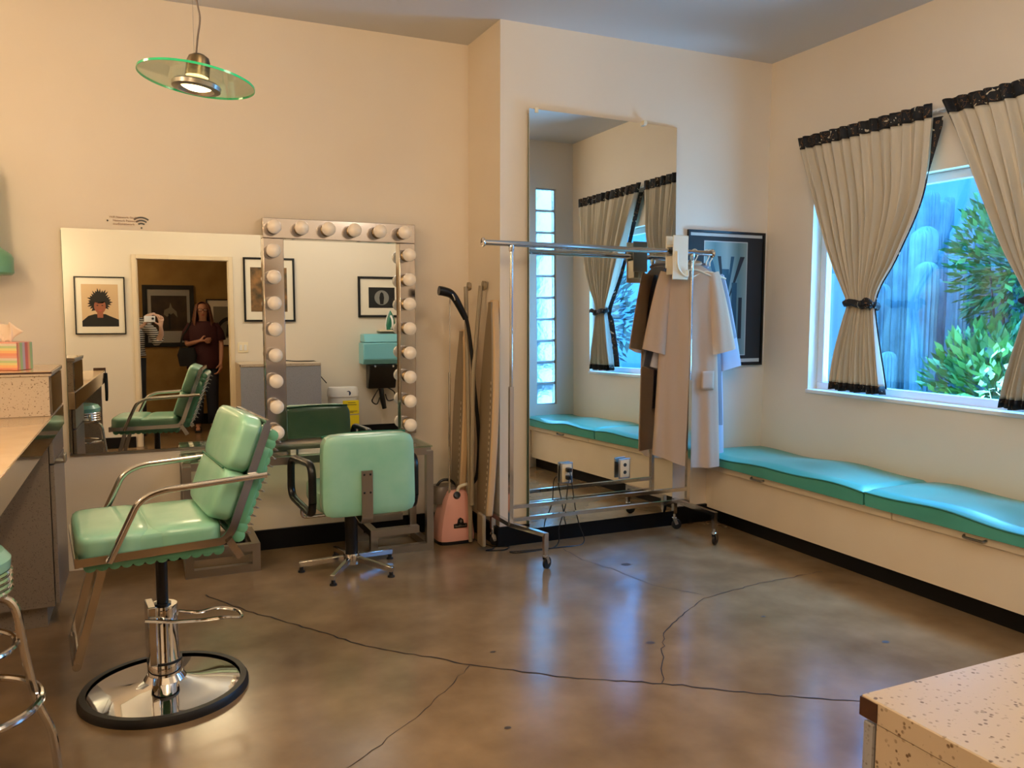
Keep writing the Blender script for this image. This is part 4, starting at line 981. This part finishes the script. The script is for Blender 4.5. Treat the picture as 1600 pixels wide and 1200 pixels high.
def isec(z, w, y0, y1): return [Vector((2.65+w*c_, (y0+y1)/2+(y1-y0)/2*s2, z)) for c_, s2 in [(math.cos(2*PI*k/20), math.sin(2*PI*k/20)) for k in range(20)]]
b_ = MB(); loft(b_, [isec(1.282,.055,.14,.19),isec(1.34,.060,.14,.195),isec(1.42,.045,.14,.185),isec(1.48,.022,.14,.165),isec(1.515,.004,.14,.15)]); b_.build('body', mat('green_plastic', (40,120,96), .3), ir)
b_ = MB(); loft(b_, [isec(1.282,.060,.128,.139),isec(1.36,.063,.128,.139),isec(1.45,.042,.128,.139),isec(1.525,.004,.128,.139)]); b_.build('soleplate', 'white', ir)
MB().tube(smoothpath([(2.65,.19,1.30),(2.65,.245,1.32),(2.65,.245,1.40),(2.65,.175,1.45)],5), .013, 8).build('handle', 'white', ir)

# ================================================================ CURTAINS
def interp(tab, z):
    for (z0, *a), (z1, *b) in zip(tab, tab[1:]):
        if z1 <= z <= z0:
            t_ = (z0-z)/(z0-z1); t_ = t_
            return [p_+(q_-p_)*t_ for p_, q_ in zip(a, b)]
    return list(tab[-1][1:]) if z < tab[-1][0] else list(tab[0][1:])
def smoothtab(tab, n=60):
    """resample with Catmull-Rom on each column"""
    pts = [Vector((r_[0], r_[1], r_[2])) for r_ in tab]; sp_ = smoothpath(pts, 8); return [(v.x, v.y, v.z) for v in sp_]
def curtain(name, label, tab, n_f, seed, inner):
    """tab rows: z, y at the far edge, y at the near edge"""
    t = thing(name, label, 'curtain', (3.90,(tab[0][1]+tab[0][2])/2,tab[-1][0]), group='oatmeal curtains at the window')
    rnd = random.Random(seed); tb = smoothtab(tab); zt, zb = tab[0][0], tab[-1][0]; ph = rnd.uniform(0,6)
    zw = 1.48
    def fn(u, v):
        z = zt+(zb-zt)*v; a, b = interp(tb, z)
        narrow = abs(a-b); amp = .014+.016*min(1,(zt-z)/.5); 
        if abs(z-zw) < .35: amp *= .45+.55*abs(z-zw)/.35
        uu = u+.012*math.sin(2*PI*u*n_f*.5+ph)
        f1 = math.sin(2*PI*n_f*uu+ph+.5*math.sin(3*z)); f2 = math.sin(2*PI*n_f*1.7*uu+2*ph+1.5*z)
        x = 3.905-.012+amp*(f1*.8+f2*.35)
        x -= .03*math.exp(-((z-zw)/.18)**2)*0
        y = a+(b-a)*uu
        return Vector((min(x,3.945), y, z+.004*math.sin(7*u*PI)*(1 if v > .98 else 0)))
    NV = 90; vh = (zt-(zt-.075))/(zt-zb)
    def part(v0, v1, u0=0, u1=1, dx=0, nu=150, nv=None):
        mb = MB(); nv = nv or max(2,int(NV*(v1-v0)))
        mb.grid(lambda u, v: fn(u0+(u1-u0)*u, v0+(v1-v0)*v)+Vector((dx,0,0)), nu, nv); return mb
    panel = part(vh, 1-.03).build('panel', 'curtain', t, solid=.002)
    part(0, vh, dx=0).build('header_band', 'floral', t, solid=.012)
    part(1-.03, 1.0).build('hem_border', 'floral', t, solid=.004)
    # border along the inner edge, folded slightly back
    ue = (1-.05,1.0) if inner else (0,.05)
    def edge(u, v):
        vv = vh+(1-.02-vh)*v; p = fn(1.0 if inner else 0.0, vv); w = .05*max(-.7,min(1,(p.z-2.22)/.2))
        if not inner:
            ww = .045 if p.z > zw else .075*min(1,(zw-p.z)/.1+.3)
            return p+Vector((.004+min(ww,3.962-p.x-.004)*u*.6, ww*.55*u, 0))
        return p+Vector((.012+.012*u, -w*u, 0))
    eb = MB(); eb.grid(edge, 4, 60); eb.build('edge_border', 'floral', t, solid=.003)
    # tieback
    a, b = interp(tb, zw); yc = (a+b)/2; hw = abs(a-b)/2+.012
    ring = []
    for k in range(28):
        an = 2*PI*k/28; ring.append(Vector((3.895+.040*math.sin(an)*(1+.1*math.sin(5*an)), yc+hw*math.cos(an), zw+.012*math.cos(an)+.006*math.sin(4*an))))
    tie = MB(); tie.tube(ring, [.014+.004*math.sin(3*k) for k in range(28)], 8, closed=True, sx=1.5); 
    tie.build('tieback', 'floral', t)
    kn = MB(); kn.ball((3.853,yc-.035,zw), .020, (1,1.2,1)); kn.tube(smoothpath([(3.85,yc-.04,zw),(3.838,yc-.085,zw+.018),(3.85,yc-.125,zw-.002)],4), [.008,.014,.018,.02,.018,.016,.014,.010,.006], 8, sy=.5)
    kn.tube(smoothpath([(3.85,yc+.03,zw),(3.842,yc+.07,zw+.006),(3.85,yc+.10,zw+.01)],4), [.008,.012,.016,.018,.018,.016,.014,.010,.006], 8, sy=.5)
    kn.build('tie_knot', 'floral', t)
    return t
curtain('window_curtain', 'oatmeal tied-back curtain with dark floral border, left of the pair nearest the poster',
        [(2.545,4.115,3.150),(2.40,4.07,3.150),(2.06,3.93,3.18),(1.75,3.80,3.32),(1.58,3.71,3.43),(1.48,3.665,3.465),(1.38,3.69,3.455),(1.2,3.735,3.42),(1.05,3.76,3.39),(.955,3.77,3.375)], 13, 2, True)
curtain('window_curtain', 'oatmeal tied-back curtain with dark floral border, right one cut by the photo edge',
        [(2.545,3.095,2.09),(2.40,3.02,2.10),(2.06,2.86,2.15),(1.75,2.71,2.27),(1.58,2.61,2.37),(1.48,2.565,2.40),(1.38,2.585,2.38),(1.2,2.63,2.35),(1.05,2.665,2.33),(.955,2.68,2.32)], 13, 8, False)
cr_ = thing('curtain_rod', 'white rod carrying the two curtains above the window', 'rod', (3.93,3.1,2.505))
MB().tube([(3.915,4.13,2.508),(3.915,2.07,2.508)], .006, 8).build('rod', 'white', cr_)
for y in (4.125,3.122,2.075): MB().box((3.912,y-.006,2.50),(XC-.001,y+.006,2.516)).build('bracket', 'white', cr_, smooth=False)

# ================================================================ GARDEN
struct('ground_garden', MB().box((XC+.16,-9,-.35),(13,14,-.3)), 'soil', smooth=False)
def cactus(x, y, h, r, label):
    mb = MB(); n = 30
    prof = [(0,h)]+[(r*math.sin(a),h-r+r*math.cos(a)) for a in (.3,.6,.9,1.2,1.5)]+[(r*(1+.03*math.sin(z*5)),h-r-(h-r)*k/8) for k, z in ((k,k*.4) for k in range(1,9))]+[(r,-.3)]
    rings = []
    for rr_, z in prof[1:]:
        rings.append([mb.bm.verts.new((x+rr_*(1+.10*math.cos(15*2*PI*k/60))*math.cos(2*PI*k/60), y+rr_*(1+.10*math.cos(15*2*PI*k/60))*math.sin(2*PI*k/60), z)) for k in range(60)])
    top_ = mb.bm.verts.new((x,y,h))
    for k in range(60): mb.bm.faces.new((top_,rings[0][(k+1)%60],rings[0][k]))
    for A, B in zip(rings, rings[1:]):
        for k in range(60): mb.bm.faces.new((A[k],A[(k+1)%60],B[(k+1)%60],B[k]))
    o = mb.build('columnar_cactus', 'cactus'); tag(o, label, 'cactus', 'columnar cacti outside the window')
rnd = random.Random(11)
cl_ = 'tall ribbed columnar cactus standing in the blue-lit garden outside the window'
pos = []
for k in range(3000):
    if len(pos) >= 56: break
    X_ = rnd.uniform(6.4,9.0); Y_ = rnd.uniform(.62,1.0)*X_+rnd.uniform(-.2,.4); r = rnd.uniform(.06,.11)
    if any((X_-a)**2+(Y_-b)**2 < (q_+.18)**2 for a, b, q_ in ((6.6,4.35,.66),(5.5,3.8,.5),(10.2,10.2,1.0),(10.2,5.4,1.0))): continue
    if all((X_-a)**2+(Y_-b)**2 > .27**2 for a, b, c in pos): pos.append((X_,Y_,r))
for X_, Y_, r in pos: cactus(X_, Y_, 1.25+(X_-6.4)*.55+rnd.uniform(-.3,.7), r, cl_)
def bush(x, y, z, R_, n, m, name, label, leaf=.10, flat_=1, seed=1, spiky=False):
    rn = random.Random(seed); mb = MB()
    for k in range(n):
        d = Vector((rn.gauss(0,1), rn.gauss(0,1), rn.gauss(0,1)*flat_)).normalized(); rr_ = R_*(rn.random()**.4)
        p = Vector((x,y,z))+Vector((d.x*rr_, d.y*rr_, d.z*rr_*1.2)); ln = leaf*rn.uniform(.6,1.3)
        t1 = (d+Vector((rn.uniform(-.6,.6),rn.uniform(-.6,.6),rn.uniform(-.2,.6)))).normalized(); s_ = t1.cross(Vector((rn.uniform(-1,1),rn.uniform(-1,1),1))).normalized()*ln*.22
        mb.poly([p-t1*ln*.5, p+s_, p+t1*ln*.6, p-s_])
    st_ = thing(name, label, 'bush', (x,y,-.3))
    mb.build('foliage', m, st_, smooth=False)
    s2 = MB()
    for k in range(5):
        a = k*1.3; s2.tube([(x+.03*math.cos(a),y+.03*math.sin(a),-.3),(x+R_*.5*math.cos(a),y+R_*.5*math.sin(a),z)], [.02,.008], 6)
    s2.build('stems', 'brown', st_)
bush(5.5,3.82,.80,.50,2200,'leaf','leafy_bush','bright green leafy bush low in the right half of the window',.10,seed=3)
bush(6.6,4.35,1.85,.62,2600,'leaf','leafy_tree','loose green tree rising behind the low bush outside the window',.10,seed=4)
bush(5.2,2.95,.75,.42,1200,'leafdark','leafy_bush','dark green bush outside at the right edge of the window',.10,seed=5)
bush(10.2,10.2,2.2,.9,1500,'leafdark','leafy_tree','pale hazy tree far behind the cacti',.22,seed=6)
bush(10.2,5.4,2.2,.9,1500,'leafdark','leafy_tree','hazy blue-green tree far behind the green bush',.22,seed=7)
bush(6.4,.9,1.0,.6,1100,'leaf','leafy_bush','green bush outside, seen only in the tall mirror beside the curtains',.14,seed=8)
bush(5.9,-.9,1.5,.7,1100,'leafdark','leafy_bush','dark leafy bush outside, seen only in the tall mirror',.14,seed=9)
fn_ = thing('garden_fence', 'pale board fence outside at the left edge of the window', 'fence', (4.8,4.9,-.3))
for k in range(7): MB().box((4.55+k*.14,4.98+k*.02,-.3),(4.67+k*.14,5.0+k*.02,1.75)).build('board', 'fence', fn_, smooth=False)
MB().box((4.55,5.13,1.3),(5.55,5.16,1.38)).build('crossbar', 'fence', fn_, smooth=False)
struct('wall_garden', MB().box((11.4,-9,-.3),(11.6,14,4.6)), 'stucco', smooth=False)

# ================================================================ PEOPLE
def skin_body(name, V, E_, m, root=0, sub=2, parent=None):
    """V: list of (co, r or (rx,ry)); E_: edges"""
    me = bpy.data.meshes.new(name); me.from_pydata([v[0] for v in V], E_, []); o = bpy.data.objects.new(name, me); COL.objects.link(o)
    me.materials.append(M[m])
    bm = bmesh.new(); bm.from_mesh(me); lay = bm.verts.layers.skin.verify(); bm.verts.ensure_lookup_table()
    for i, v in enumerate(V):
        r_ = v[1]; bm.verts[i][lay].radius = r_ if hasattr(r_, '__len__') else (r_, r_); bm.verts[i][lay].use_root = (i == root)
    bm.to_mesh(me); bm.free()
    md = o.modifiers.new('skin', 'SKIN'); md.use_smooth_shade = True; md.branch_smoothing = .6
    s_ = o.modifiers.new('sub', 'SUBSURF'); s_.levels = sub; s_.render_levels = sub
    if parent: o.parent = parent
    return o
def head_into(V, E_, neck_i, base):
    """adds a head with shaped skull and chin above the neck vertex"""
    b = Vector(base); i0 = len(V)
    V += [((b+Vector((0,.004,.045)))[:], (.058,.060)), ((b+Vector((0,.010,.095)))[:], (.072,.078)), ((b+Vector((0,-.004,.150)))[:], (.074,.086)), ((b+Vector((0,-.008,.190)))[:], (.050,.060))]
    E_ += [(neck_i,i0),(i0,i0+1),(i0+1,i0+2),(i0+2,i0+3)]
def hand(V, E_, wi, w, d, side, curl, thumb):
    """wrist vertex wi at w, direction d, side = towards the thumb, curl = palm normal"""
    w, d, side, curl = Vector(w), Vector(d).normalized(), Vector(side).normalized(), Vector(curl).normalized()
    i = len(V); V.append(((w+d*.045)[:], (.034,.017))); E_.append((wi,i)); V.append(((w+d*.080)[:], (.036,.015))); E_.append((i,i+1)); pi_ = i+1
    for k, ln in enumerate((.070,.078,.072,.056)):
        b = w+d*.088+side*(.027-.018*k); j = len(V)
        V.append((b[:], .0095)); V.append(((b+d*ln*.45+curl*ln*.15)[:], .0085)); V.append(((b+d*ln*.75+curl*ln*.50)[:], .0075)); V.append(((b+d*ln*.78+curl*ln*.85)[:], .0065))
        E_ += [(pi_,j),(j,j+1),(j+1,j+2),(j+2,j+3)]
    b = w+d*.035+side*.030; j = len(V); t_ = (side*.7+d*.6+curl*.4).normalized()
    V.append((b[:], .012)); V.append(((b+t_*.035)[:], .010)); V.append(((b+t_*.035+(d*.8+curl*.5).normalized()*.028)[:], .008)); E_ += [(i,j),(j,j+1),(j+1,j+2)]
def face(p, c, skinm, parent, hairm):
    """eyes, nose, mouth and ears on a head facing +Y centred at c"""
    c = Vector(c)
    e = MB()
    for s_ in (-1,1): e.ball(c+Vector((s_*.031,.076,.008)), .011, (1,.6,.7), 12, 8)
    e.build('eyes', 'white', parent, local=True)
    e = MB()
    for s_ in (-1,1): e.ball(c+Vector((s_*.031,.083,.008)), .005, (1,.5,1), 8, 6)
    e.build('pupils', 'blackpla', parent, local=True)
    n = MB(); n.tube([c+Vector((0,.080,.015)),c+Vector((0,.092,-.010)),c+Vector((0,.098,-.028)),c+Vector((0,.084,-.036))], [.006,.009,.013,.008], 10)
    for s_ in (-1,1): n.ball(c+Vector((s_*.077,-.002,-.005)), .022, (.35,.6,1.1), 10, 8)
    n.build('nose_and_ears', skinm, parent, local=True)
    l = MB(); l.ball(c+Vector((0,.079,-.056)), .018, (1.1,.4,.36), 12, 8); l.build('lips', 'lipprint', parent, local=True)

# --- woman in the far room (seen in the mirror)
wx, wy = .555, -1.12
def W(x, y, z): return (wx+x, wy+y, z)
V = [(W(0,0,.93),(.145,.10)),(W(0,0,1.05),(.135,.095)),(W(0,.0,1.20),(.135,.10)),(W(0,-.005,1.32),(.125,.085)),(W(0,-.01,1.385),(.055,.052)),(W(0,.0,1.43),(.050,.050))]
E_ = [(0,1),(1,2),(2,3),(3,4),(4,5)]
def add(pts, par):
    for p_, r_ in pts:
        V.append((W(*p_), r_)); E_.append((par, len(V)-1)); par = len(V)-1
    return par
head_into(V, E_, 5, W(0,.01,1.43))
a1_ = add([((.13,-.01,1.345),.052),((.185,-.01,1.24),.044),((.21,0,1.09),.037),((.205,.06,.95),.030),((.195,.09,.875),.022)], 3)
hand(V, E_, a1_, W(.195,.09,.875), (-.1,.2,-1), (-.5,.8,0), (-.9,-.2,0), None)
a2_ = add([((-.13,-.01,1.345),.052),((-.185,0,1.22),.044),((-.19,.03,1.10),.037),((-.12,.16,1.13),.029),((-.06,.20,1.15),.021)], 3)
hand(V, E_, a2_, W(-.06,.20,1.15), (1,.25,.05), (0,.1,1), (0,-1,0), None)
for s_ in (-1,1): add([((s_*.08,0,.86),.090),((s_*.085,.01,.50),.058),((s_*.09,-.01,.28),.050),((s_*.09,0,.085),.033),((s_*.095,.06,.045),.032),((s_*.10,.14,.028),.026)], 0)
wo_ = skin_body('person', V, E_, 'skin')
tag(wo_, 'person with long auburn hair in a maroon top, reflected standing beyond the doorway', 'person')
c = Vector(W(0,.01,1.43))+Vector((0,.003,.10)); face(None, c, 'skin', wo_, 'hair')
hr = MB()
def hairf(u, v):
    a = PI*.10+u*1.80*PI-PI*.5+PI*.5; a = R(90)+R(48)+u*R(264)
    if v < .35: k = v/.35; rr_ = .098*math.sin(k*PI/2); z = .095*math.cos(k*PI/2)+.015
    else: k = (v-.35)/.65; rr_ = .098+.028*math.sin(k*2.4)+.010*k; z = .015-.30*k
    rr_ *= 1+.03*math.sin(14*a+4*v); return c+Vector((rr_*math.cos(a)*.95, rr_*math.sin(a)-.012, z))
hr.grid(hairf, 60, 30); hr.build('hair', 'hair', wo_, local=True, solid=.010)
gl = MB()
for s_ in (-1,1): gl.torus(c+Vector((s_*.033,.097,.006)), .025, .0028, 20, 6, Matrix.Rotation(R(90),3,'X') @ Matrix.Diagonal((1.15,.8,1)).to_3x3())
gl.tube([c+Vector((-.01,.098,.010)),c+Vector((.01,.098,.010))], .0025, 6)
for s_ in (-1,1): gl.tube([c+Vector((s_*.062,.092,.012)),c+Vector((s_*.080,.0,.010))], .0025, 6)
gl.build('glasses', 'blackpla', wo_, local=True)
def sect(cx, cy, hx, hy, z, n=36, fold=0, ph=0):
    return [Vector((cx+hx*math.cos(2*PI*k/n)*(1+fold*math.sin(7*2*PI*k/n+ph)), cy+hy*math.sin(2*PI*k/n)*(1+fold*math.sin(5*2*PI*k/n+ph)), z)) for k in range(n)]
b_ = MB(); loft(b_, [sect(wx,wy,.205,.155,.80,fold=.03),sect(wx,wy,.192,.148,.93,fold=.02),sect(wx,wy,.178,.138,1.06,fold=.015),sect(wx,wy,.182,.142,1.20),sect(wx,wy-.005,.186,.120,1.32),sect(wx,wy-.005,.150,.095,1.375),sect(wx,wy,.085,.072,1.395)], cap=False)
b_.build('blouse', 'maroon', wo_, local=True, solid=.006)
b_ = MB()
for s_ in (-1,1): b_.tube([W(s_*.12,-.01,1.345),W(s_*.185,-.008,1.245),W(s_*.205,0,1.15)], [.066,.062,.064], 16, caps=False)
b_.build('blouse_sleeves', 'maroon', wo_, local=True, solid=.005)
for s_ in (-1,1):
    MB().tube([W(s_*.075,0,.90),W(s_*.085,.01,.50),W(s_*.09,-.01,.28),W(s_*.09,0,.10)], [.105,.076,.066,.058], 20, caps=False).build('trouser_leg', 'denim', wo_, local=True, solid=.005)
    MB().rbox(W(s_*.098-.04,-.05,0), W(s_*.098+.04,.19,.022), .012, 2).tube([W(s_*.098-.042,.08,.02),W(s_*.098-.025,.08,.062),W(s_*.098+.025,.08,.062),W(s_*.098+.042,.08,.02)], .008, 6).build('sandal', 'blackcloth', wo_, local=True)
hbg = thing('handbag', 'black handbag held by the person in maroon, seen in the mirror', 'handbag', W(-.20,.16,.84))
bgm = MB(); loft(bgm, [rrect(wx-.20,wy+.17,.09,.045,.84),rrect(wx-.20,wy+.17,.115,.05,.98),rrect(wx-.20,wy+.17,.085,.03,1.07)]); bgm.build('bag', 'blackcloth', hbg)
MB().tube(smoothpath([W(-.28,.17,1.04),W(-.25,.18,1.20),W(-.185,.10,1.30),W(-.13,.02,1.405),W(-.10,-.10,1.34),W(-.12,-.145,1.20)],5), .010, 8, sy=.4).build('strap', 'blackcloth', hbg)

# --- photographer behind the camera (mostly hidden by the door jamb)
gx, gy = -.285, -.43
def G(x, y, z): return (gx+x, gy+y, z)
W_save = W
def W(x, y, z): return G(x, y, z)
V = [(G(0,0,.95),(.14,.10)),(G(0,0,1.08),(.13,.095)),(G(0,0,1.24),(.14,.10)),(G(0,-.005,1.37),(.13,.085)),(G(0,-.01,1.44),(.055,.052)),(G(0,0,1.485),(.050,.050))]
E_ = [(0,1),(1,2),(2,3),(3,4),(4,5)]
head_into(V, E_, 5, G(0,.01,1.485))
right_w = Vector((.070,-.115,1.325)); left_w = Vector((-.105,-.075,1.345))
def addw(pts, par):
    for p_, r_ in pts:
        V.append((tuple(p_), r_)); E_.append((par, len(V)-1)); par = len(V)-1
    return par
ra = addw([(G(.14,0,1.39),.050),(G(.26,.06,1.27),.043),((.03,-.27,1.155),.038),((.075,-.18,1.25),.030),(right_w,.022)], 3)
hand(V, E_, ra, right_w, (0.05,.25,1), (-.9,.35,0), (-.85,-.35,.0), None)
la = addw([(G(-.13,0,1.39),.050),(G(-.10,.12,1.25),.042),((-.36,-.17,1.20),.036),((-.25,-.10,1.27),.029),(left_w,.022)], 3)
hand(V, E_, la, left_w, (.35,-.05,.95), (.9,-.3,0), (.8,-.5,0), None)
for s_ in (-1,1): addw([(G(s_*.08,0,.88),.090),(G(s_*.085,.01,.50),.058),(G(s_*.09,-.01,.28),.050),(G(s_*.09,0,.085),.033),(G(s_*.095,.06,.045),.032),(G(s_*.10,.14,.028),.026)], 0)
ph_ = skin_body('person', V, E_, 'skin2')
tag(ph_, 'person in a striped shirt taking the photo, half hidden by the door jamb', 'person')
c = Vector(G(0,.01,1.485))+Vector((0,.003,.10)); face(None, c, 'skin2', ph_, 'hairdark')
b_ = MB(); b_.grid(lambda u, v: c+Vector((.097*math.sin(v*1.9)*math.cos(R(130)+u*R(280))*.95, .100*math.sin(v*1.9)*math.sin(R(130)+u*R(280))-.012, .10*math.cos(v*1.9)+.012)), 40, 16)
b_.build('hair', 'hairdark', ph_, local=True, solid=.010)
b_ = MB(); loft(b_, [sect(gx,gy,.185,.142,.99,fold=.02),sect(gx,gy,.172,.132,1.10),sect(gx,gy,.180,.138,1.24),sect(gx,gy-.005,.185,.118,1.37),sect(gx,gy-.005,.150,.092,1.425),sect(gx,gy,.080,.070,1.45)], cap=False)
b_.build('striped_shirt', 'stripes', ph_, local=True, solid=.006)
b_ = MB(); b_.tube([G(.12,0,1.385),G(.26,.06,1.275),(.025,-.275,1.165),(.050,-.225,1.205)], [.064,.058,.054,.048], 16, caps=False)
b_.tube([G(-.12,0,1.385),G(-.105,.12,1.255),(-.355,-.175,1.205),(-.31,-.13,1.235)], [.062,.056,.052,.046], 16, caps=False)
b_.build('shirt_sleeves', 'stripes', ph_, local=True, solid=.005)
for s_ in (-1,1):
    MB().tube([G(s_*.075,0,.97),G(s_*.085,.01,.50),G(s_*.09,-.01,.28),G(s_*.09,0,.06)], [.110,.085,.078,.075], 20, caps=False).build('trouser_leg', 'blackcloth', ph_, local=True, solid=.005)
    MB().rbox(G(s_*.098-.042,-.06,0), G(s_*.098+.042,.18,.07), .03, 3).build('shoe', 'blackcloth', ph_, local=True)
# phone, its lens just behind the camera position
phn = thing('smartphone', 'white-cased smartphone held up in two hands, seen in the mirror', 'phone', (0,0,1.42))
mrot = mw.to_3x3()
def ph_pt(x, y, z): return mrot @ Vector((x, y, z))
b_ = MB(); b_.rbox((-.095,-.040,.024),(.030,.028,.033), .004, 3); bmesh.ops.transform(b_.bm, matrix=mrot.to_4x4(), verts=b_.bm.verts[:]); b_.build('case', 'white', phn, local=True)
b_ = MB(); b_.lathe([(0,.016),(.012,.016),(.013,.0235),(0,.0235)], seg=20); bmesh.ops.transform(b_.bm, matrix=mrot.to_4x4(), verts=b_.bm.verts[:]); b_.build('lens', 'blackpla', phn, local=True)

# ================================================================ LIGHTS
def light(name, typ, loc, energy, col, size=.1, rot=None, **k):
    l = bpy.data.lights.new(name, typ); l.energy = energy; l.color = col; o = bpy.data.objects.new(name, l); COL.objects.link(o); o.location = loc
    if typ in ('POINT','SPOT'): l.shadow_soft_size = size
    if typ == 'AREA':
        l.shape = 'RECTANGLE'; l.size = size[0]; l.size_y = size[1]
    if rot: o.rotation_euler = rot
    for a, b in k.items(): setattr(l, a, b)
    return o
WARM = (1,.71,.41); WARM2 = (1,.88,.74)
light('pendant_bulb', 'SPOT', (px,py,pz-.07), 18, WARM, .04, (0,0,0), spot_size=R(150), spot_blend=.6)
light('counter_bulb_a', 'POINT', (-1.15,3.3,2.65), 26, WARM, .16)
light('counter_bulb_b', 'POINT', (-1.35,2.2,2.1), 34, WARM, .10)
light('counter_bulb_c', 'POINT', (-1.15,.55,2.0), 16, WARM, .08)
light('room_fill', 'POINT', (.5,1.5,2.8), 40, (1,.74,.44), .25)  # unseen soft fill added near the ceiling to brighten the room
light('entry_fill', 'POINT', (2.0,1.5,2.72), 40, (1,.88,.74), .30)  # unseen neutral fill added to lift the right-hand walls
light('far_room_fill', 'POINT', (-.9,-.9,2.4), 24, WARM, .15)  # unseen warm fill added to brighten the ochre room
light('sky_window', 'AREA', (XC+1.0,3.1,2.6), 170, (.46,.74,1), (1.9,1.4), (0,R(66),0))
light('sky_above', 'AREA', (XC+1.15,3.1,4.3), 520, (.34,.68,1), (1.4,2.6), (0,R(20),0))
light('sky_entry', 'AREA', ((GX0+GX1)/2,GY-.5,1.8), 60, (.50,.78,1), (.6,2.0), (R(90),0,R(180)))
light('ceiling_fill', 'AREA', (XC+.9,3.1,.2), 420, (.58,.80,1), (2.2,1.2), (0,R(118),0))  # unseen upward lamp added outside to brighten the ceiling
pl_ = light('window_portal', 'AREA', (XC+.16,(WY0+WY1)/2,(WZ0+WZ1)/2), 1, (1,1,1), (WZ1-WZ0,WY1-WY0), (0,R(90),0)); pl_.data.cycles.is_portal = True
w = bpy.data.worlds.new('world'); SC.world = w; w.use_nodes = True; nt = w.node_tree; bg = nt.nodes['Background']
tcw = nt.nodes.new('ShaderNodeTexCoord'); sw_ = nt.nodes.new('ShaderNodeSeparateXYZ'); rp = nt.nodes.new('ShaderNodeValToRGB')
nt.links.new(tcw.outputs['Generated'], sw_.inputs[0]); nt.links.new(sw_.outputs['Z'], rp.inputs['Fac']); nt.links.new(rp.outputs['Color'], bg.inputs['Color'])
rp.color_ramp.elements[0].color = (.18,.52,1,1); rp.color_ramp.elements[1].color = (.10,.38,1,1)
bg.inputs['Strength'].default_value = 7.5
SC.view_settings.view_transform = 'Standard'; SC.view_settings.look = 'None'; SC.view_settings.exposure = 0
SC.cycles.use_denoising = True
SC.cycles.max_bounces = 10; SC.cycles.diffuse_bounces = 5; SC.cycles.glossy_bounces = 6; SC.cycles.transmission_bounces = 8; SC.cycles.transparent_max_bounces = 12
SC.cycles.caustics_reflective = False; SC.cycles.caustics_refractive = False; SC.cycles.sample_clamp_indirect = 6
